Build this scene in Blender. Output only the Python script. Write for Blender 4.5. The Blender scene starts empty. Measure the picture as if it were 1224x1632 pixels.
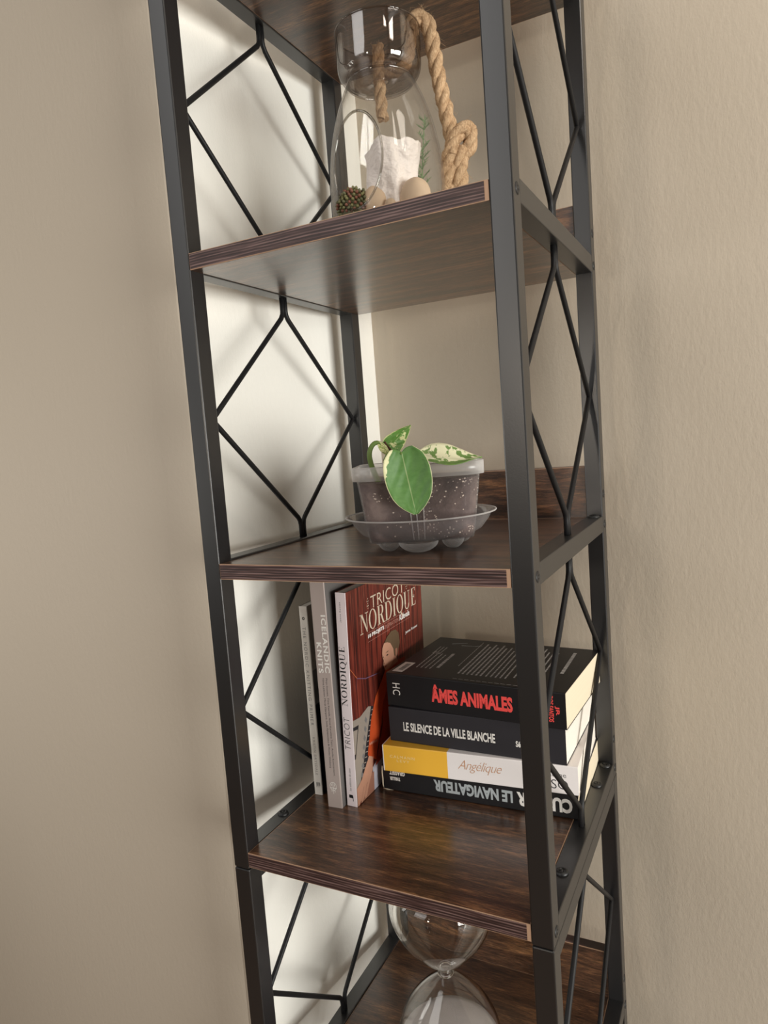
import bpy, bmesh, math, random
from mathutils import Vector, Matrix, noise
random.seed(7)
PI = math.pi
C = bpy.context.scene.collection
sc = bpy.context.scene

# ------------------------------------------------------------------ camera, world, lights, exposure
cam_d = bpy.data.cameras.new('camera'); cam = bpy.data.objects.new('camera', cam_d); C.objects.link(cam)
cam_d.sensor_fit = 'VERTICAL'; cam_d.sensor_height = 32.0; cam_d.lens = 1112.48 / 1632 * 32.0
cam_d.clip_start = 0.01; cam_d.clip_end = 60
R_ = ((0.88932834, -0.45680632, 0.02056904), (0.45125781, 0.88401852, 0.12197397), (-0.07390189, -0.09919296, 0.99232014))
cam.matrix_world = Matrix(((R_[0][0], R_[0][2], -R_[0][1], 0.49133), (R_[1][0], R_[1][2], -R_[1][1], -0.56418),
                           (R_[2][0], R_[2][2], -R_[2][1], 0.11453), (0, 0, 0, 1)))
sc.camera = cam
wd = bpy.data.worlds.new('world'); sc.world = wd; wd.use_nodes = True
wd.node_tree.nodes['Background'].inputs[0].default_value = (1.0, 0.90, 0.78, 1)
wd.node_tree.nodes['Background'].inputs[1].default_value = 0.11
sc.view_settings.view_transform = 'Standard'; sc.view_settings.look = 'None'
sc.view_settings.gamma = 1.0; sc.view_settings.use_curve_mapping = False
sc.view_settings.exposure = -0.10

def area(name, loc, target, sx, sy, power, col):
    d = bpy.data.lights.new(name, 'AREA'); d.shape = 'RECTANGLE'; d.size = sx; d.size_y = sy
    d.energy = power; d.color = col
    o = bpy.data.objects.new(name, d); C.objects.link(o); o.location = loc
    o.rotation_euler = (Vector(target) - Vector(loc)).to_track_quat('-Z', 'Y').to_euler()
    return o
area('window_light_front', (-0.85, -2.0, 1.40), (0.1, 0.2, 0.3), 1.25, 1.9, 19, (1.0, 0.98, 0.96))
area('left_fill_light', (-1.15, -0.62, 0.05), (-0.30, 0.08, 0.0), 0.4, 0.5, 3.0, (1.0, 0.97, 0.92))  # added fill, no real lamp: brightens the near left wall at mid height
area('lamp_light_front', (0.02, -2.0, 0.28), (0.36, 0.4, 0.15), 0.10, 0.16, 4.0, (1.0, 0.88, 0.74))
area('window_light_side', (3.7, -1.20, -0.18), (-0.05, 0.2, -0.15), 2.2, 1.4, 178, (1.0, 0.995, 0.95))
area('upper_right_fill_light', (1.05, -0.35, 1.25), (0.6, 0.4, 0.2), 0.5, 0.5, 7.4, (1.0, 0.90, 0.78))  # added fill, no real fixture: brightens the right wall, fading downwards

# ------------------------------------------------------------------ node helpers
def lin(r, g, b):
    f = lambda c: (c / 255) / 12.92 if c / 255 <= 0.04045 else ((c / 255 + 0.055) / 1.055) ** 2.4
    return (f(r), f(g), f(b), 1)
def newmat(name):
    m = bpy.data.materials.new(name); m.use_nodes = True
    nt = m.node_tree; return m, nt, nt.nodes['Principled BSDF']
def N(nt, t, **k):
    n = nt.nodes.new(t)
    for a, v in k.items():
        if a.startswith('i_'): n.inputs[int(a[2:])].default_value = v
        else: setattr(n, a, v)
    return n
def coords(nt, scale=(1, 1, 1), kind='Object'):
    tc = N(nt, 'ShaderNodeTexCoord'); mp = N(nt, 'ShaderNodeMapping'); mp.inputs['Scale'].default_value = scale
    nt.links.new(tc.outputs[kind], mp.inputs[0]); return mp.outputs[0]
def tex(nt, vec, scale, detail=4, rough=0.55, dist=0.0):
    n = N(nt, 'ShaderNodeTexNoise'); n.inputs['Scale'].default_value = scale; n.inputs['Detail'].default_value = detail
    n.inputs['Roughness'].default_value = rough; n.inputs['Distortion'].default_value = dist
    nt.links.new(vec, n.inputs['Vector']); return n.outputs['Fac']
def ramp(nt, fac, stops):
    n = N(nt, 'ShaderNodeValToRGB'); e = n.color_ramp.elements
    while len(e) < len(stops): e.new(0.5)
    for x, (p, c) in zip(e, stops): x.position = p; x.color = c
    nt.links.new(fac, n.inputs[0]); return n.outputs[0]
def mix(nt, fac, a, b, mode='MIX'):
    n = N(nt, 'ShaderNodeMix', data_type='RGBA', blend_type=mode)
    for s, v in ((0, fac), (6, a), (7, b)):
        if hasattr(v, 'links'): nt.links.new(v, n.inputs[s])
        else: n.inputs[s].default_value = v
    return n.outputs[2]
def bump(nt, bsdf, h, strength, dist):
    b = N(nt, 'ShaderNodeBump'); b.inputs['Strength'].default_value = strength; b.inputs['Distance'].default_value = dist
    nt.links.new(h, b.inputs['Height']); nt.links.new(b.outputs[0], bsdf.inputs['Normal'])
def plain(name, col, rough=0.5, spec=0.4, metal=0.0, bumps=None):
    m, nt, b = newmat(name); b.inputs['Roughness'].default_value = rough
    b.inputs['Specular IOR Level'].default_value = spec; b.inputs['Metallic'].default_value = metal
    v = coords(nt); f = tex(nt, v, 60, 3)
    c = mix(nt, f, tuple(x * 0.9 for x in col[:3]) + (1,), tuple(min(1, x * 1.1) for x in col[:3]) + (1,))
    nt.links.new(c, b.inputs['Base Color'])
    if bumps: bump(nt, b, tex(nt, v, bumps[0], 3), bumps[1], bumps[2])
    return m

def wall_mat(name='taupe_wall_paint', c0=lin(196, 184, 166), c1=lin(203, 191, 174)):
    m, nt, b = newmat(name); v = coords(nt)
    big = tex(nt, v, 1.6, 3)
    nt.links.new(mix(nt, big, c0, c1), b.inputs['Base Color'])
    b.inputs['Roughness'].default_value = 0.55; b.inputs['Specular IOR Level'].default_value = 0.3
    v2 = coords(nt, (1, 1, 0.45)); f = tex(nt, v2, 170, 4, 0.6)
    g = tex(nt, v2, 620, 2, 0.5)
    ad = N(nt, 'ShaderNodeMath', operation='MULTIPLY_ADD'); ad.inputs[1].default_value = 0.3
    nt.links.new(g, ad.inputs[0]); nt.links.new(f, ad.inputs[2])
    bump(nt, b, ad.outputs[0], 0.32, 0.0012); return m
def metal_mat(name='black_powder_coated_steel', rough=0.33, spec=1.0, ior=1.5):
    m, nt, b = newmat(name); v = coords(nt)
    nt.links.new(mix(nt, tex(nt, v, 9, 2), lin(22, 22, 23), lin(27, 26, 27)), b.inputs['Base Color'])
    b.inputs['Roughness'].default_value = rough; b.inputs['Specular IOR Level'].default_value = spec; b.inputs['IOR'].default_value = ior
    bump(nt, b, tex(nt, v, 700, 2, 0.5), 0.5, 0.00005); return m
def wood_mat(name, dark, mid, light, rough=0.33):
    m, nt, b = newmat(name)
    v = coords(nt, (1.0, 9.0, 9.0)); v2 = coords(nt, (6, 60, 60)); v3 = coords(nt, (2.2, 6, 6))
    a = tex(nt, v, 7.5, 8, 0.72, 0.35); g = tex(nt, v2, 11, 5, 0.75); p = tex(nt, v3, 4.0, 4, 0.6)
    base = ramp(nt, a, [(0.34, dark), (0.52, mid), (0.70, light)])
    gr = ramp(nt, g, [(0.38, (0.20, 0.18, 0.17, 1)), (0.52, (0.9, 0.9, 0.9, 1)), (0.66, (1.9, 1.8, 1.65, 1))])
    c = mix(nt, 0.8, base, gr, 'MULTIPLY')
    kn = ramp(nt, p, [(0.28, (0.35, 0.32, 0.30, 1)), (0.46, (1, 1, 1, 1))])
    c = mix(nt, 0.7, c, kn, 'MULTIPLY')
    sp = ramp(nt, tex(nt, coords(nt, (14, 60, 60)), 22, 3, 0.9), [(0.62, (0, 0, 0, 1)), (0.74, (0.55, 0.55, 0.55, 1))])
    c = mix(nt, sp, c, lin(150, 112, 80))
    nt.links.new(c, b.inputs['Base Color'])
    b.inputs['Roughness'].default_value = rough; b.inputs['Specular IOR Level'].default_value = 0.6
    b.inputs['Coat Weight'].default_value = 0.6; b.inputs['Coat Roughness'].default_value = 0.22
    bump(nt, b, g, 0.22, 0.0006); return m
def edge_mat():
    m, nt, b = newmat('ridged_dark_edge_band'); v = coords(nt, (3.5, 10, 110))
    g0 = tex(nt, v, 4.6, 3, 0.5, 0.15); wv = N(nt, 'ShaderNodeTexWave', wave_type='BANDS', bands_direction='Z')
    wv.inputs['Scale'].default_value = 118; wv.inputs['Distortion'].default_value = 5.0; wv.inputs['Detail'].default_value = 2; wv.inputs['Detail Scale'].default_value = 0.6
    nt.links.new(coords(nt, (0.16, 1, 1)), wv.inputs[0]); ml = N(nt, 'ShaderNodeMath', operation='MULTIPLY_ADD'); ml.inputs[1].default_value = 0.20; nt.links.new(wv.outputs['Fac'], ml.inputs[0])
    m2_ = N(nt, 'ShaderNodeMath', operation='MULTIPLY'); m2_.inputs[1].default_value = 0.84; nt.links.new(g0, m2_.inputs[0]); nt.links.new(m2_.outputs[0], ml.inputs[2]); g = ml.outputs[0]
    nt.links.new(ramp(nt, g, [(0.40, lin(44, 28, 26)), (0.54, lin(70, 48, 45)), (0.68, lin(118, 94, 90))]), b.inputs['Base Color'])
    b.inputs['Roughness'].default_value = 0.5; bump(nt, b, g, 0.5, 0.0008); return m
def page_mat(axis, name='cream_page_edges', a=lin(232, 220, 196), b2=lin(206, 190, 162)):
    m, nt, b = newmat(name); s = [3, 3, 3]; s[axis] = 900
    f = tex(nt, coords(nt, s), 3, 2, 0.6)
    nt.links.new(mix(nt, f, b2, a), b.inputs['Base Color']); b.inputs['Roughness'].default_value = 0.8
    bump(nt, b, f, 0.3, 0.0002); return m
def thin_glass(name, tint, edge, refl=0.05, rough=0.015, ior=1.45, power=3.0, haze=0.0, hcol=(0.85, 0.83, 0.81, 1)):
    m = bpy.data.materials.new(name); m.use_nodes = True; nt = m.node_tree; nt.nodes.clear()
    out = N(nt, 'ShaderNodeOutputMaterial'); tr = N(nt, 'ShaderNodeBsdfTransparent'); gl = N(nt, 'ShaderNodeBsdfGlossy')
    gl.inputs['Roughness'].default_value = rough
    lw = N(nt, 'ShaderNodeLayerWeight'); lw.inputs['Blend'].default_value = 0.5
    pw = N(nt, 'ShaderNodeMath', operation='POWER'); pw.inputs[1].default_value = power
    nt.links.new(lw.outputs['Facing'], pw.inputs[0])
    c = mix(nt, pw.outputs[0], tint, edge); nt.links.new(c, tr.inputs[0])
    fr = N(nt, 'ShaderNodeMath', operation='POWER'); fr.inputs[1].default_value = 5.0; nt.links.new(lw.outputs['Facing'], fr.inputs[0])
    ad = N(nt, 'ShaderNodeMath', operation='MULTIPLY_ADD'); ad.inputs[1].default_value = 0.6; ad.inputs[2].default_value = refl
    ad.use_clamp = True
    nt.links.new(fr.outputs[0], ad.inputs[0])
    ms = N(nt, 'ShaderNodeMixShader'); nt.links.new(ad.outputs[0], ms.inputs[0])
    nt.links.new(tr.outputs[0], ms.inputs[1]); nt.links.new(gl.outputs[0], ms.inputs[2])
    if haze > 0:
        df = N(nt, 'ShaderNodeBsdfDiffuse'); df.inputs[0].default_value = hcol
        tl = N(nt, 'ShaderNodeBsdfTranslucent'); tl.inputs[0].default_value = hcol
        m1 = N(nt, 'ShaderNodeMixShader'); m1.inputs[0].default_value = 0.5; nt.links.new(df.outputs[0], m1.inputs[1]); nt.links.new(tl.outputs[0], m1.inputs[2])
        hz_ = N(nt, 'ShaderNodeMath', operation='MULTIPLY_ADD'); hz_.inputs[1].default_value = min(0.6, haze * 2.5); hz_.inputs[2].default_value = haze; hz_.use_clamp = True
        nt.links.new(pw.outputs[0], hz_.inputs[0]); m2 = N(nt, 'ShaderNodeMixShader'); nt.links.new(hz_.outputs[0], m2.inputs[0])
        nt.links.new(ms.outputs[0], m2.inputs[1]); nt.links.new(m1.outputs[0], m2.inputs[2]); ms = m2
    nt.links.new(ms.outputs[0], out.inputs[0]); return m
def real_glass(name, col, ior=1.47, rough=0.0):
    m, nt, b = newmat(name); b.inputs['Base Color'].default_value = col; b.inputs['Roughness'].default_value = rough
    b.inputs['IOR'].default_value = ior; b.inputs['Transmission Weight'].default_value = 1.0; return m

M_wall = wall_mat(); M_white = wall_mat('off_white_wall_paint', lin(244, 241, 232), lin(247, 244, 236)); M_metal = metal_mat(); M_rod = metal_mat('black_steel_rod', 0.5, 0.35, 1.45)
M_wood = wood_mat('dark_rustic_wood_laminate', lin(38, 24, 16), lin(88, 59, 40), lin(148, 106, 70))
M_edge = edge_mat()
M_core = plain('pale_laminate_edge', lin(176, 142, 116), 0.6)
M_screw = plain('black_screw_steel', lin(26, 26, 27), 0.45, 0.5)

# ------------------------------------------------------------------ mesh helpers
def obj(name, bm, mats, parent=None, smooth=False, weld=False):
    me = bpy.data.meshes.new(name)
    if weld: bmesh.ops.remove_doubles(bm, verts=bm.verts, dist=1e-6)
    bm.normal_update(); bm.to_mesh(me); bm.free()
    if not isinstance(mats, (list, tuple)): mats = [mats]
    for m in mats: me.materials.append(m)
    if smooth:
        for p in me.polygons: p.use_smooth = True
    o = bpy.data.objects.new(name, me); C.objects.link(o)
    if parent: o.parent = parent
    return o
def empty(name, label, cat, loc=(0, 0, 0), group=None, mat=None):
    o = bpy.data.objects.new(name, None); C.objects.link(o); o.empty_display_size = 0.02
    if mat is not None: o.matrix_world = mat
    else: o.location = loc
    o['label'] = label; o['category'] = cat
    if group: o['group'] = group
    return o
def tag(o, label, cat, group=None):
    o['label'] = label; o['category'] = cat
    if group: o['group'] = group
    return o
def box(bm, lo, hi, bev=0.0, mi=0, segs=2):
    r = bmesh.ops.create_cube(bm, size=1.0)
    vs = r['verts']; s = [hi[i] - lo[i] for i in range(3)]; c = [(hi[i] + lo[i]) / 2 for i in range(3)]
    for v in vs: v.co = Vector((v.co.x * s[0] + c[0], v.co.y * s[1] + c[1], v.co.z * s[2] + c[2]))
    fs = set(f for v in vs for f in v.link_faces)
    if bev > 0:
        es = list(set(e for v in vs for e in v.link_edges))
        rr = bmesh.ops.bevel(bm, geom=es, offset=bev, segments=segs, affect='EDGES', profile=0.5)
        fs = set(rr['faces']) | set(f for f in fs if f.is_valid)
    for f in fs:
        if f.is_valid: f.material_index = mi
def smooth_path(pts, n=6, it=2):
    pts = [Vector(p) for p in pts]
    for _ in range(it):
        q = [pts[0]]
        for a, b in zip(pts, pts[1:]): q += [a.lerp(b, 0.25), a.lerp(b, 0.75)]
        q.append(pts[-1]); pts = q
    return pts
def frames(pts):
    out = []; up = None
    for i, p in enumerate(pts):
        t = (pts[min(i + 1, len(pts) - 1)] - pts[max(i - 1, 0)]).normalized()
        if up is None: up = t.orthogonal().normalized()
        up = (up - t * up.dot(t)).normalized(); out.append((p, t, up, t.cross(up)))
    return out
def tube(bm, pts, r, n=10, caps=True, mi=0, closed=False):
    pts = [Vector(p) for p in pts]; rings = []
    fr = frames(pts)
    for i, (p, t, a, b) in enumerate(fr):
        rr = r(i / (len(pts) - 1)) if callable(r) else r
        rings.append([bm.verts.new(p + (a * math.cos(2 * PI * k / n) + b * math.sin(2 * PI * k / n)) * rr) for k in range(n)])
    m = len(rings)
    for i in range(m if closed else m - 1):
        A, B = rings[i], rings[(i + 1) % m]
        for k in range(n):
            f = bm.faces.new((A[k], A[(k + 1) % n], B[(k + 1) % n], B[k])); f.material_index = mi; f.smooth = True
    if caps and not closed:
        bm.faces.new(rings[0][::-1]).material_index = mi; bm.faces.new(rings[-1]).material_index = mi
def lathe(bm, prof, n=64, cen=(0, 0, 0), wob=None, mi=0):
    rings = []
    for r, z in prof:
        if r < 1e-6: rings.append([bm.verts.new((cen[0], cen[1], cen[2] + z))])
        else:
            ring = []
            for k in range(n):
                a = 2 * PI * k / n; rr, zz = wob(r, z, a) if wob else (r, z)
                ring.append(bm.verts.new((cen[0] + rr * math.cos(a), cen[1] + rr * math.sin(a), cen[2] + zz)))
            rings.append(ring)
    for A, B in zip(rings, rings[1:]):
        for k in range(n):
            k2 = (k + 1) % n
            if len(A) == 1 and len(B) == 1: continue
            if len(A) == 1: f = bm.faces.new((A[0], B[k2], B[k]))
            elif len(B) == 1: f = bm.faces.new((A[k], A[k2], B[0]))
            else: f = bm.faces.new((A[k], A[k2], B[k2], B[k]))
            f.smooth = True; f.material_index = mi
def catmull(pts, sub=6):
    out = []; n = len(pts)
    for i in range(n - 1):
        p0, p1, p2, p3 = pts[max(i - 1, 0)], pts[i], pts[i + 1], pts[min(i + 2, n - 1)]
        for k in range(sub):
            t = k / sub
            out.append(tuple(0.5 * (2 * b + (c - a) * t + (2 * a - 5 * b + 4 * c - d) * t * t + (3 * b - a - 3 * c + d) * t ** 3)
                             for a, b, c, d in zip(p0, p1, p2, p3)))
    out.append(tuple(pts[-1])); return out

# ------------------------------------------------------------------ room
W, D, Q, P, T = 0.3157, 0.3527, 0.0213, 0.02, 0.0164
Z1, Z2, Z3 = 0.3178, 0.0, -0.3224
Z0, ZT, Z4, Z5 = 0.6356, 0.9534, -0.6600, -0.9800
FLOOR = -1.02; CEIL = 1.45
def struct(o): o['kind'] = 'structure'; return o
# room axes: turned about eight degrees from the shelf
th = math.radians(-8.0); ux = Vector((math.cos(th), math.sin(th), 0)); uy = Vector((-math.sin(th), math.cos(th), 0))
cor = Vector((-0.029, 0.449, 0))                     # inner corner of the alcove
def rp(a, b, z): p = cor + ux * a + uy * b; return Vector((p.x, p.y, z))
bm = bmesh.new()
n = 1
v = [bm.verts.new(rp(a, b, z)) for a, b, z in ((0, 0, FLOOR), (2.4, 0, FLOOR), (2.4, 0, CEIL), (0, 0, CEIL), (-0.06, 0.1, FLOOR), (2.4, 0.1, FLOOR), (2.4, 0.1, CEIL), (-0.06, 0.1, CEIL))]
for f in ((0, 1, 2, 3), (5, 4, 7, 6), (1, 5, 6, 2), (3, 2, 6, 7), (0, 4, 5, 1), (4, 0, 3, 7)): bm.faces.new([v[i] for i in f])
struct(obj('wall_back', bm, M_wall))
# left wall: alcove cheek, rounded outer corner, then the face that turns towards the room
bm = bmesh.new(); dep = -0.376; r = 0.012
path = [(0, 0.0)]
path += [(0, dep + r)]
for k in range(1, 9): a = k / 8 * PI / 2; path.append((-r + r * math.cos(a), dep + r - r * math.sin(a)))
path += [(-1.6, dep), (-1.6, 0.1), (0, 0.1)]
lo = [bm.verts.new(rp(a, b, FLOOR)) for a, b in path]; hi = [bm.verts.new(rp(a, b, CEIL)) for a, b in path]
for i in range(len(path)):
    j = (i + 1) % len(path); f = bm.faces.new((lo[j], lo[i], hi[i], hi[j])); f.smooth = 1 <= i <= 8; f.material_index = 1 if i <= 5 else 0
bm.faces.new(lo); bm.faces.new(hi[::-1])
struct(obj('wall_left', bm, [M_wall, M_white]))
bm = bmesh.new(); box(bm, (-1.7, -3.4, FLOOR - 0.05), (2.4, 0.6, FLOOR))
struct(obj('floor', bm, plain('brown_floor_boards', lin(120, 92, 66), 0.4)))

# ------------------------------------------------------------------ shelf unit
shelf = empty('shelf_unit', 'tall narrow shelf unit with black steel frame and dark rustic wood shelves', 'shelf', (0, 0, 0))
SEAM = -0.3417
def post(x, y, z0, z1):
    bm = bmesh.new(); box(bm, (x, y, z0), (x + P, y + Q, z1), 0.0014)
    return obj('post', bm, M_metal, shelf)
for x in (-P, W):
    for y in (0, D - Q):
        post(x, y, SEAM, ZT + 0.003); post(x, y, FLOOR, SEAM - 0.0008)
def rail(x, zt, h=0.0200):
    bm = bmesh.new(); box(bm, (x + 0.0002, Q - 0.0006, zt - h), (x + P - 0.0002, D - Q + 0.0006, zt), 0.0010)
    return obj('rail', bm, M_metal, shelf)
RT = {ZT: ZT + 0.0025, Z0: Z0 + 0.0025, Z1: Z1 + 0.0025, Z2: Z2 + 0.0025, Z3: Z3 + 0.0, Z4: Z4 + 0.0025, Z5: Z5 + 0.0025}
for x in (-P, W):
    for z in (ZT, Z0, Z1, Z2, Z3, Z4, Z5): rail(x, RT[z], 0.0193 if z == Z3 else 0.02)
    rail(x, SEAM - 0.0006, 0.0195)
def rod(x, s, zt, zb):
    yc = (D) / 2; o = 0.0031; yp = Q + 0.0022 if s < 0 else D - Q - 0.0022; zm = (zt + zb) / 2
    a = Vector((x, yc + s * o, zt + 0.001)); b = Vector((x, yc + s * o, zt - 0.0215)); m = Vector((x, yp, zm))
    c = Vector((x, yc + s * o, zb + 0.0215)); d = Vector((x, yc + s * o, zb - 0.001))
    def cor_(p, q, r_, k=0.006):
        u = (p - q).normalized() * k; w = (r_ - q).normalized() * k
        return [q + u, q + u * 0.35 + w * 0.35 * 0.6, q + w]
    pts = [a] + cor_(a, b, m) + [m + (b - m).normalized() * 0.003, m, m + (c - m).normalized() * 0.003] + cor_(m, c, d) + [d]
    bm = bmesh.new(); tube(bm, pts, 0.0030, 10)
    return obj('brace_rod', bm, M_rod, shelf)
bays = [(RT[ZT] - 0.02, RT[Z0]), (RT[Z0] - 0.02, RT[Z1]), (RT[Z1] - 0.02, RT[Z2]), (RT[Z2] - 0.02, RT[Z3]), (SEAM - 0.0201, RT[Z4]), (RT[Z4] - 0.02, RT[Z5])]
for x in (-P / 2, W + P / 2):
    for zt, zb in bays:
        rod(x, -1, zt, zb); rod(x, 1, zt, zb)
def board(z):
    bm = bmesh.new(); g = 0.0003
    # 0 wood faces, 1 pale core round the edges, 2 ridged edge band
    box(bm, (g, 0.0006, z - T), (W - g, D, z), 0.0, 1)
    for f in bm.faces:
        if abs(f.normal.z) > 0.9: f.material_index = 1
    box(bm, (g + 0.0007, 0.0012, z - 0.0005), (W - g - 0.0007, D - 0.0008, z + 0.00012), 0.0, 0)
    box(bm, (g + 0.0007, 0.0012, z - T - 0.00012), (W - g - 0.0007, D - 0.0008, z - T + 0.0005), 0.0, 0)
    box(bm, (g + 0.0007, 0.0001, z - T + 0.0008), (W - g - 0.0036, 0.002, z - 0.0008), 0.0, 2)
    return obj('shelf_board', bm, [M_wood, M_core, M_edge], shelf)
def back_strip(z):
    bm = bmesh.new(); g = 0.0003; h = 0.0655
    box(bm, (g, D - 0.0165, z + 0.0002), (W - g, D - 0.0005, z + h), 0.0, 1)
    box(bm, (g + 0.0006, D - 0.0167, z + 0.0006), (W - g - 0.0006, D - 0.0150, z + h - 0.0007), 0.0, 0)
    box(bm, (g + 0.0006, D - 0.0155, z + h - 0.001), (W - g - 0.0006, D - 0.0010, z + h + 0.0002), 0.0, 2)
    o = obj('back_strip', bm, [M_wood, M_core, M_edge], shelf); return o
for z in (Z0, Z1, Z2, Z3, Z4, Z5): board(z); back_strip(z)
board(ZT)
def screw(loc, axis, r=0.0066, h=0.0030, ring=False):
    bm = bmesh.new()
    prof = [(0, h), (r * 0.22, h), (r * 0.26, h * 0.35), (r * 0.42, h * 0.35), (r * 0.46, h), (r * 0.62, h * 0.98), (r * 0.9, h * 0.7), (r, h * 0.3), (r, -0.0004)]
    lathe(bm, prof[::-1], 20)
    for s in ((1, 0.22), (0.22, 1)): box(bm, (-r * 0.5 * s[0], -r * 0.5 * s[1], h * 0.3), (r * 0.5 * s[0], r * 0.5 * s[1], h * 0.9))
    o = obj('screw', bm, M_screw, shelf); o.location = loc
    if axis == 'x': o.rotation_euler = (0, PI / 2, 0)
    return o
for x, y in ((-0.0105, 0.083), (-0.0105, 0.270), (0.3245, 0.0845), (0.3250, 0.270)): screw((x, y, RT[Z3]), 'z')
screw((0.3265, 0.322, RT[Z2]), 'z'); screw((0.3262, 0.324, RT[Z3]), 'z')
for z in (Z0, Z1, Z2, Z3, Z4):
    screw((W + P - 0.0001, 0.0115, z - 0.0085), 'x', 0.0052, 0.0010)
    screw((W + P - 0.0001, D - 0.011, z - 0.0085), 'x', 0.0052, 0.0010)
    screw((W + P - 0.0001, D - 0.011, z + 0.030), 'x', 0.0052, 0.0010)

# ------------------------------------------------------------------ lettering
def text_mesh(s, bold=0.0, shear=0.0, space=1.0):
    cu = bpy.data.curves.new('txt', 'FONT'); cu.body = s; cu.size = 1.0; cu.offset = bold; cu.shear = shear
    cu.resolution_u = 3; cu.space_character = space; cu.fill_mode = 'FRONT'
    o = bpy.data.objects.new('txt', cu); C.objects.link(o)
    dg = bpy.context.evaluated_depsgraph_get(); me = bpy.data.meshes.new_from_object(o.evaluated_get(dg))
    vs = [tuple(v.co) for v in me.vertices]; fs = [tuple(p.vertices) for p in me.polygons]
    bpy.data.objects.remove(o); bpy.data.curves.remove(cu); bpy.data.meshes.remove(me)
    return vs, fs
AX = {'x': Vector((1, 0, 0)), 'y': Vector((0, 1, 0)), 'z': Vector((0, 0, 1)), '-x': Vector((-1, 0, 0)), '-y': Vector((0, -1, 0)), '-z': Vector((0, 0, -1))}
def flat(name, vf, parent, mat, p0, u, v, w, h, lift=0.00012, mirror=False):
    """fit the 2d figure to the rectangle that starts at p0 and spans w along u and h along v"""
    vs, fs = vf; xs = [a[0] for a in vs]; ys = [a[1] for a in vs]
    x0, x1, y0, y1 = min(xs), max(xs), min(ys), max(ys); u = AX[u]; v = AX[v]; nrm = u.cross(v)
    bm = bmesh.new(); p0 = Vector(p0)
    vv = [bm.verts.new(p0 + u * ((a[0] - x0) / (x1 - x0) * w) + v * ((a[1] - y0) / (y1 - y0) * h) + nrm * lift) for a in vs]
    for f in fs:
        try: bm.faces.new([vv[i] for i in f])
        except ValueError: pass
    return obj(name, bm, mat, parent)
def text(name, s, parent, mat, p0, u, v, w, h, bold=0.0, shear=0.0, space=1.0, lift=0.00012):
    return flat(name, text_mesh(s, bold, shear, space), parent, mat, p0, u, v, w, h, lift)
def serif_word(word, gap=0.10):
    """contrast serif capitals drawn from stems, hairlines and bowls"""
    vs, fs = [], []
    def quad(*p):
        i = len(vs); vs.extend(p); fs.append(tuple(range(i, i + len(p))))
    def rect(x0, y0, x1, y1): quad((x0, y0, 0), (x1, y0, 0), (x1, y1, 0), (x0, y1, 0))
    def stem(x, w=0.15, y0=0, y1=1): rect(x - w / 2, y0, x + w / 2, y1)
    def ser(x, y, w=0.30): rect(x - w / 2, y, x + w / 2, y + 0.04)
    def ring(cx, cy, ro, so, ri, si, a0=0, a1=360, n=28):
        for k in range(n):
            a, b = [math.radians(a0 + (a1 - a0) * (k + d) / n) for d in (0, 1)]
            quad((cx + ro * math.cos(a), cy + so * math.sin(a), 0), (cx + ro * math.cos(b), cy + so * math.sin(b), 0),
                 (cx + ri * math.cos(b), cy + si * math.sin(b), 0), (cx + ri * math.cos(a), cy + si * math.sin(a), 0))
    x = 0
    for ch in word:
        if ch == 'N':
            w = 0.80; rect(x + 0.12, 0, x + 0.16, 1); rect(x + w - 0.12, 0, x + w - 0.08, 1)
            quad((x + 0.10, 1, 0), (x + w - 0.14, 0, 0), (x + w - 0.06, 0, 0), (x + w - 0.06, 0.06, 0), (x + 0.27, 1, 0)); ser(x + 0.14, 0); ser(x + w - 0.1, 0.96); ser(x + 0.12, 0.96, 0.24)
        elif ch in 'OQ':
            w = 0.82; ring(x + w / 2, 0.5, w / 2, 0.52, w / 2 - 0.15, 0.48)
            if ch == 'Q': quad((x + 0.40, 0.08, 0), (x + 0.62, -0.22, 0), (x + 0.86, -0.26, 0), (x + 0.84, -0.20, 0), (x + 0.66, -0.12, 0), (x + 0.52, 0.08, 0))
        elif ch == 'R':
            w = 0.74; stem(x + 0.17); ser(x + 0.17, 0); ser(x + 0.15, 0.96, 0.26); rect(x + 0.2, 0.96, x + 0.42, 1); rect(x + 0.2, 0.48, x + 0.42, 0.52)
            ring(x + 0.40, 0.74, 0.27, 0.26, 0.12, 0.22, -90, 90, 16); quad((x + 0.34, 0.5, 0), (x + 0.58, 0, 0), (x + 0.80, 0, 0), (x + 0.80, 0.04, 0), (x + 0.70, 0.05, 0), (x + 0.50, 0.5, 0))
        elif ch == 'D':
            w = 0.82; stem(x + 0.17); ser(x + 0.15, 0, 0.26); ser(x + 0.15, 0.96, 0.26); rect(x + 0.2, 0, x + 0.4, 0.04); rect(x + 0.2, 0.96, x + 0.4, 1)
            ring(x + 0.38, 0.5, 0.42, 0.5, 0.27, 0.46, -90, 90, 18)
        elif ch == 'I': w = 0.34; stem(x + 0.17); ser(x + 0.17, 0); ser(x + 0.17, 0.96)
        elif ch == 'U':
            w = 0.80; stem(x + 0.17, 0.15, 0.28); ser(x + 0.17, 0.96); rect(x + 0.62, 0.28, x + 0.66, 1); ser(x + 0.64, 0.96, 0.26)
            ring(x + 0.38, 0.29, 0.28, 0.31, 0.19, 0.25, 180, 360, 18)
        elif ch == 'E':
            w = 0.64; stem(x + 0.17); ser(x + 0.15, 0, 0.26); rect(x + 0.17, 0, x + 0.6, 0.04); rect(x + 0.17, 0.96, x + 0.58, 1); rect(x + 0.17, 0.48, x + 0.44, 0.52)
            rect(x + 0.56, 0, x + 0.6, 0.22); rect(x + 0.54, 0.8, x + 0.58, 1); rect(x + 0.42, 0.40, x + 0.45, 0.60)
        x += w + gap
    return vs, fs
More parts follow.
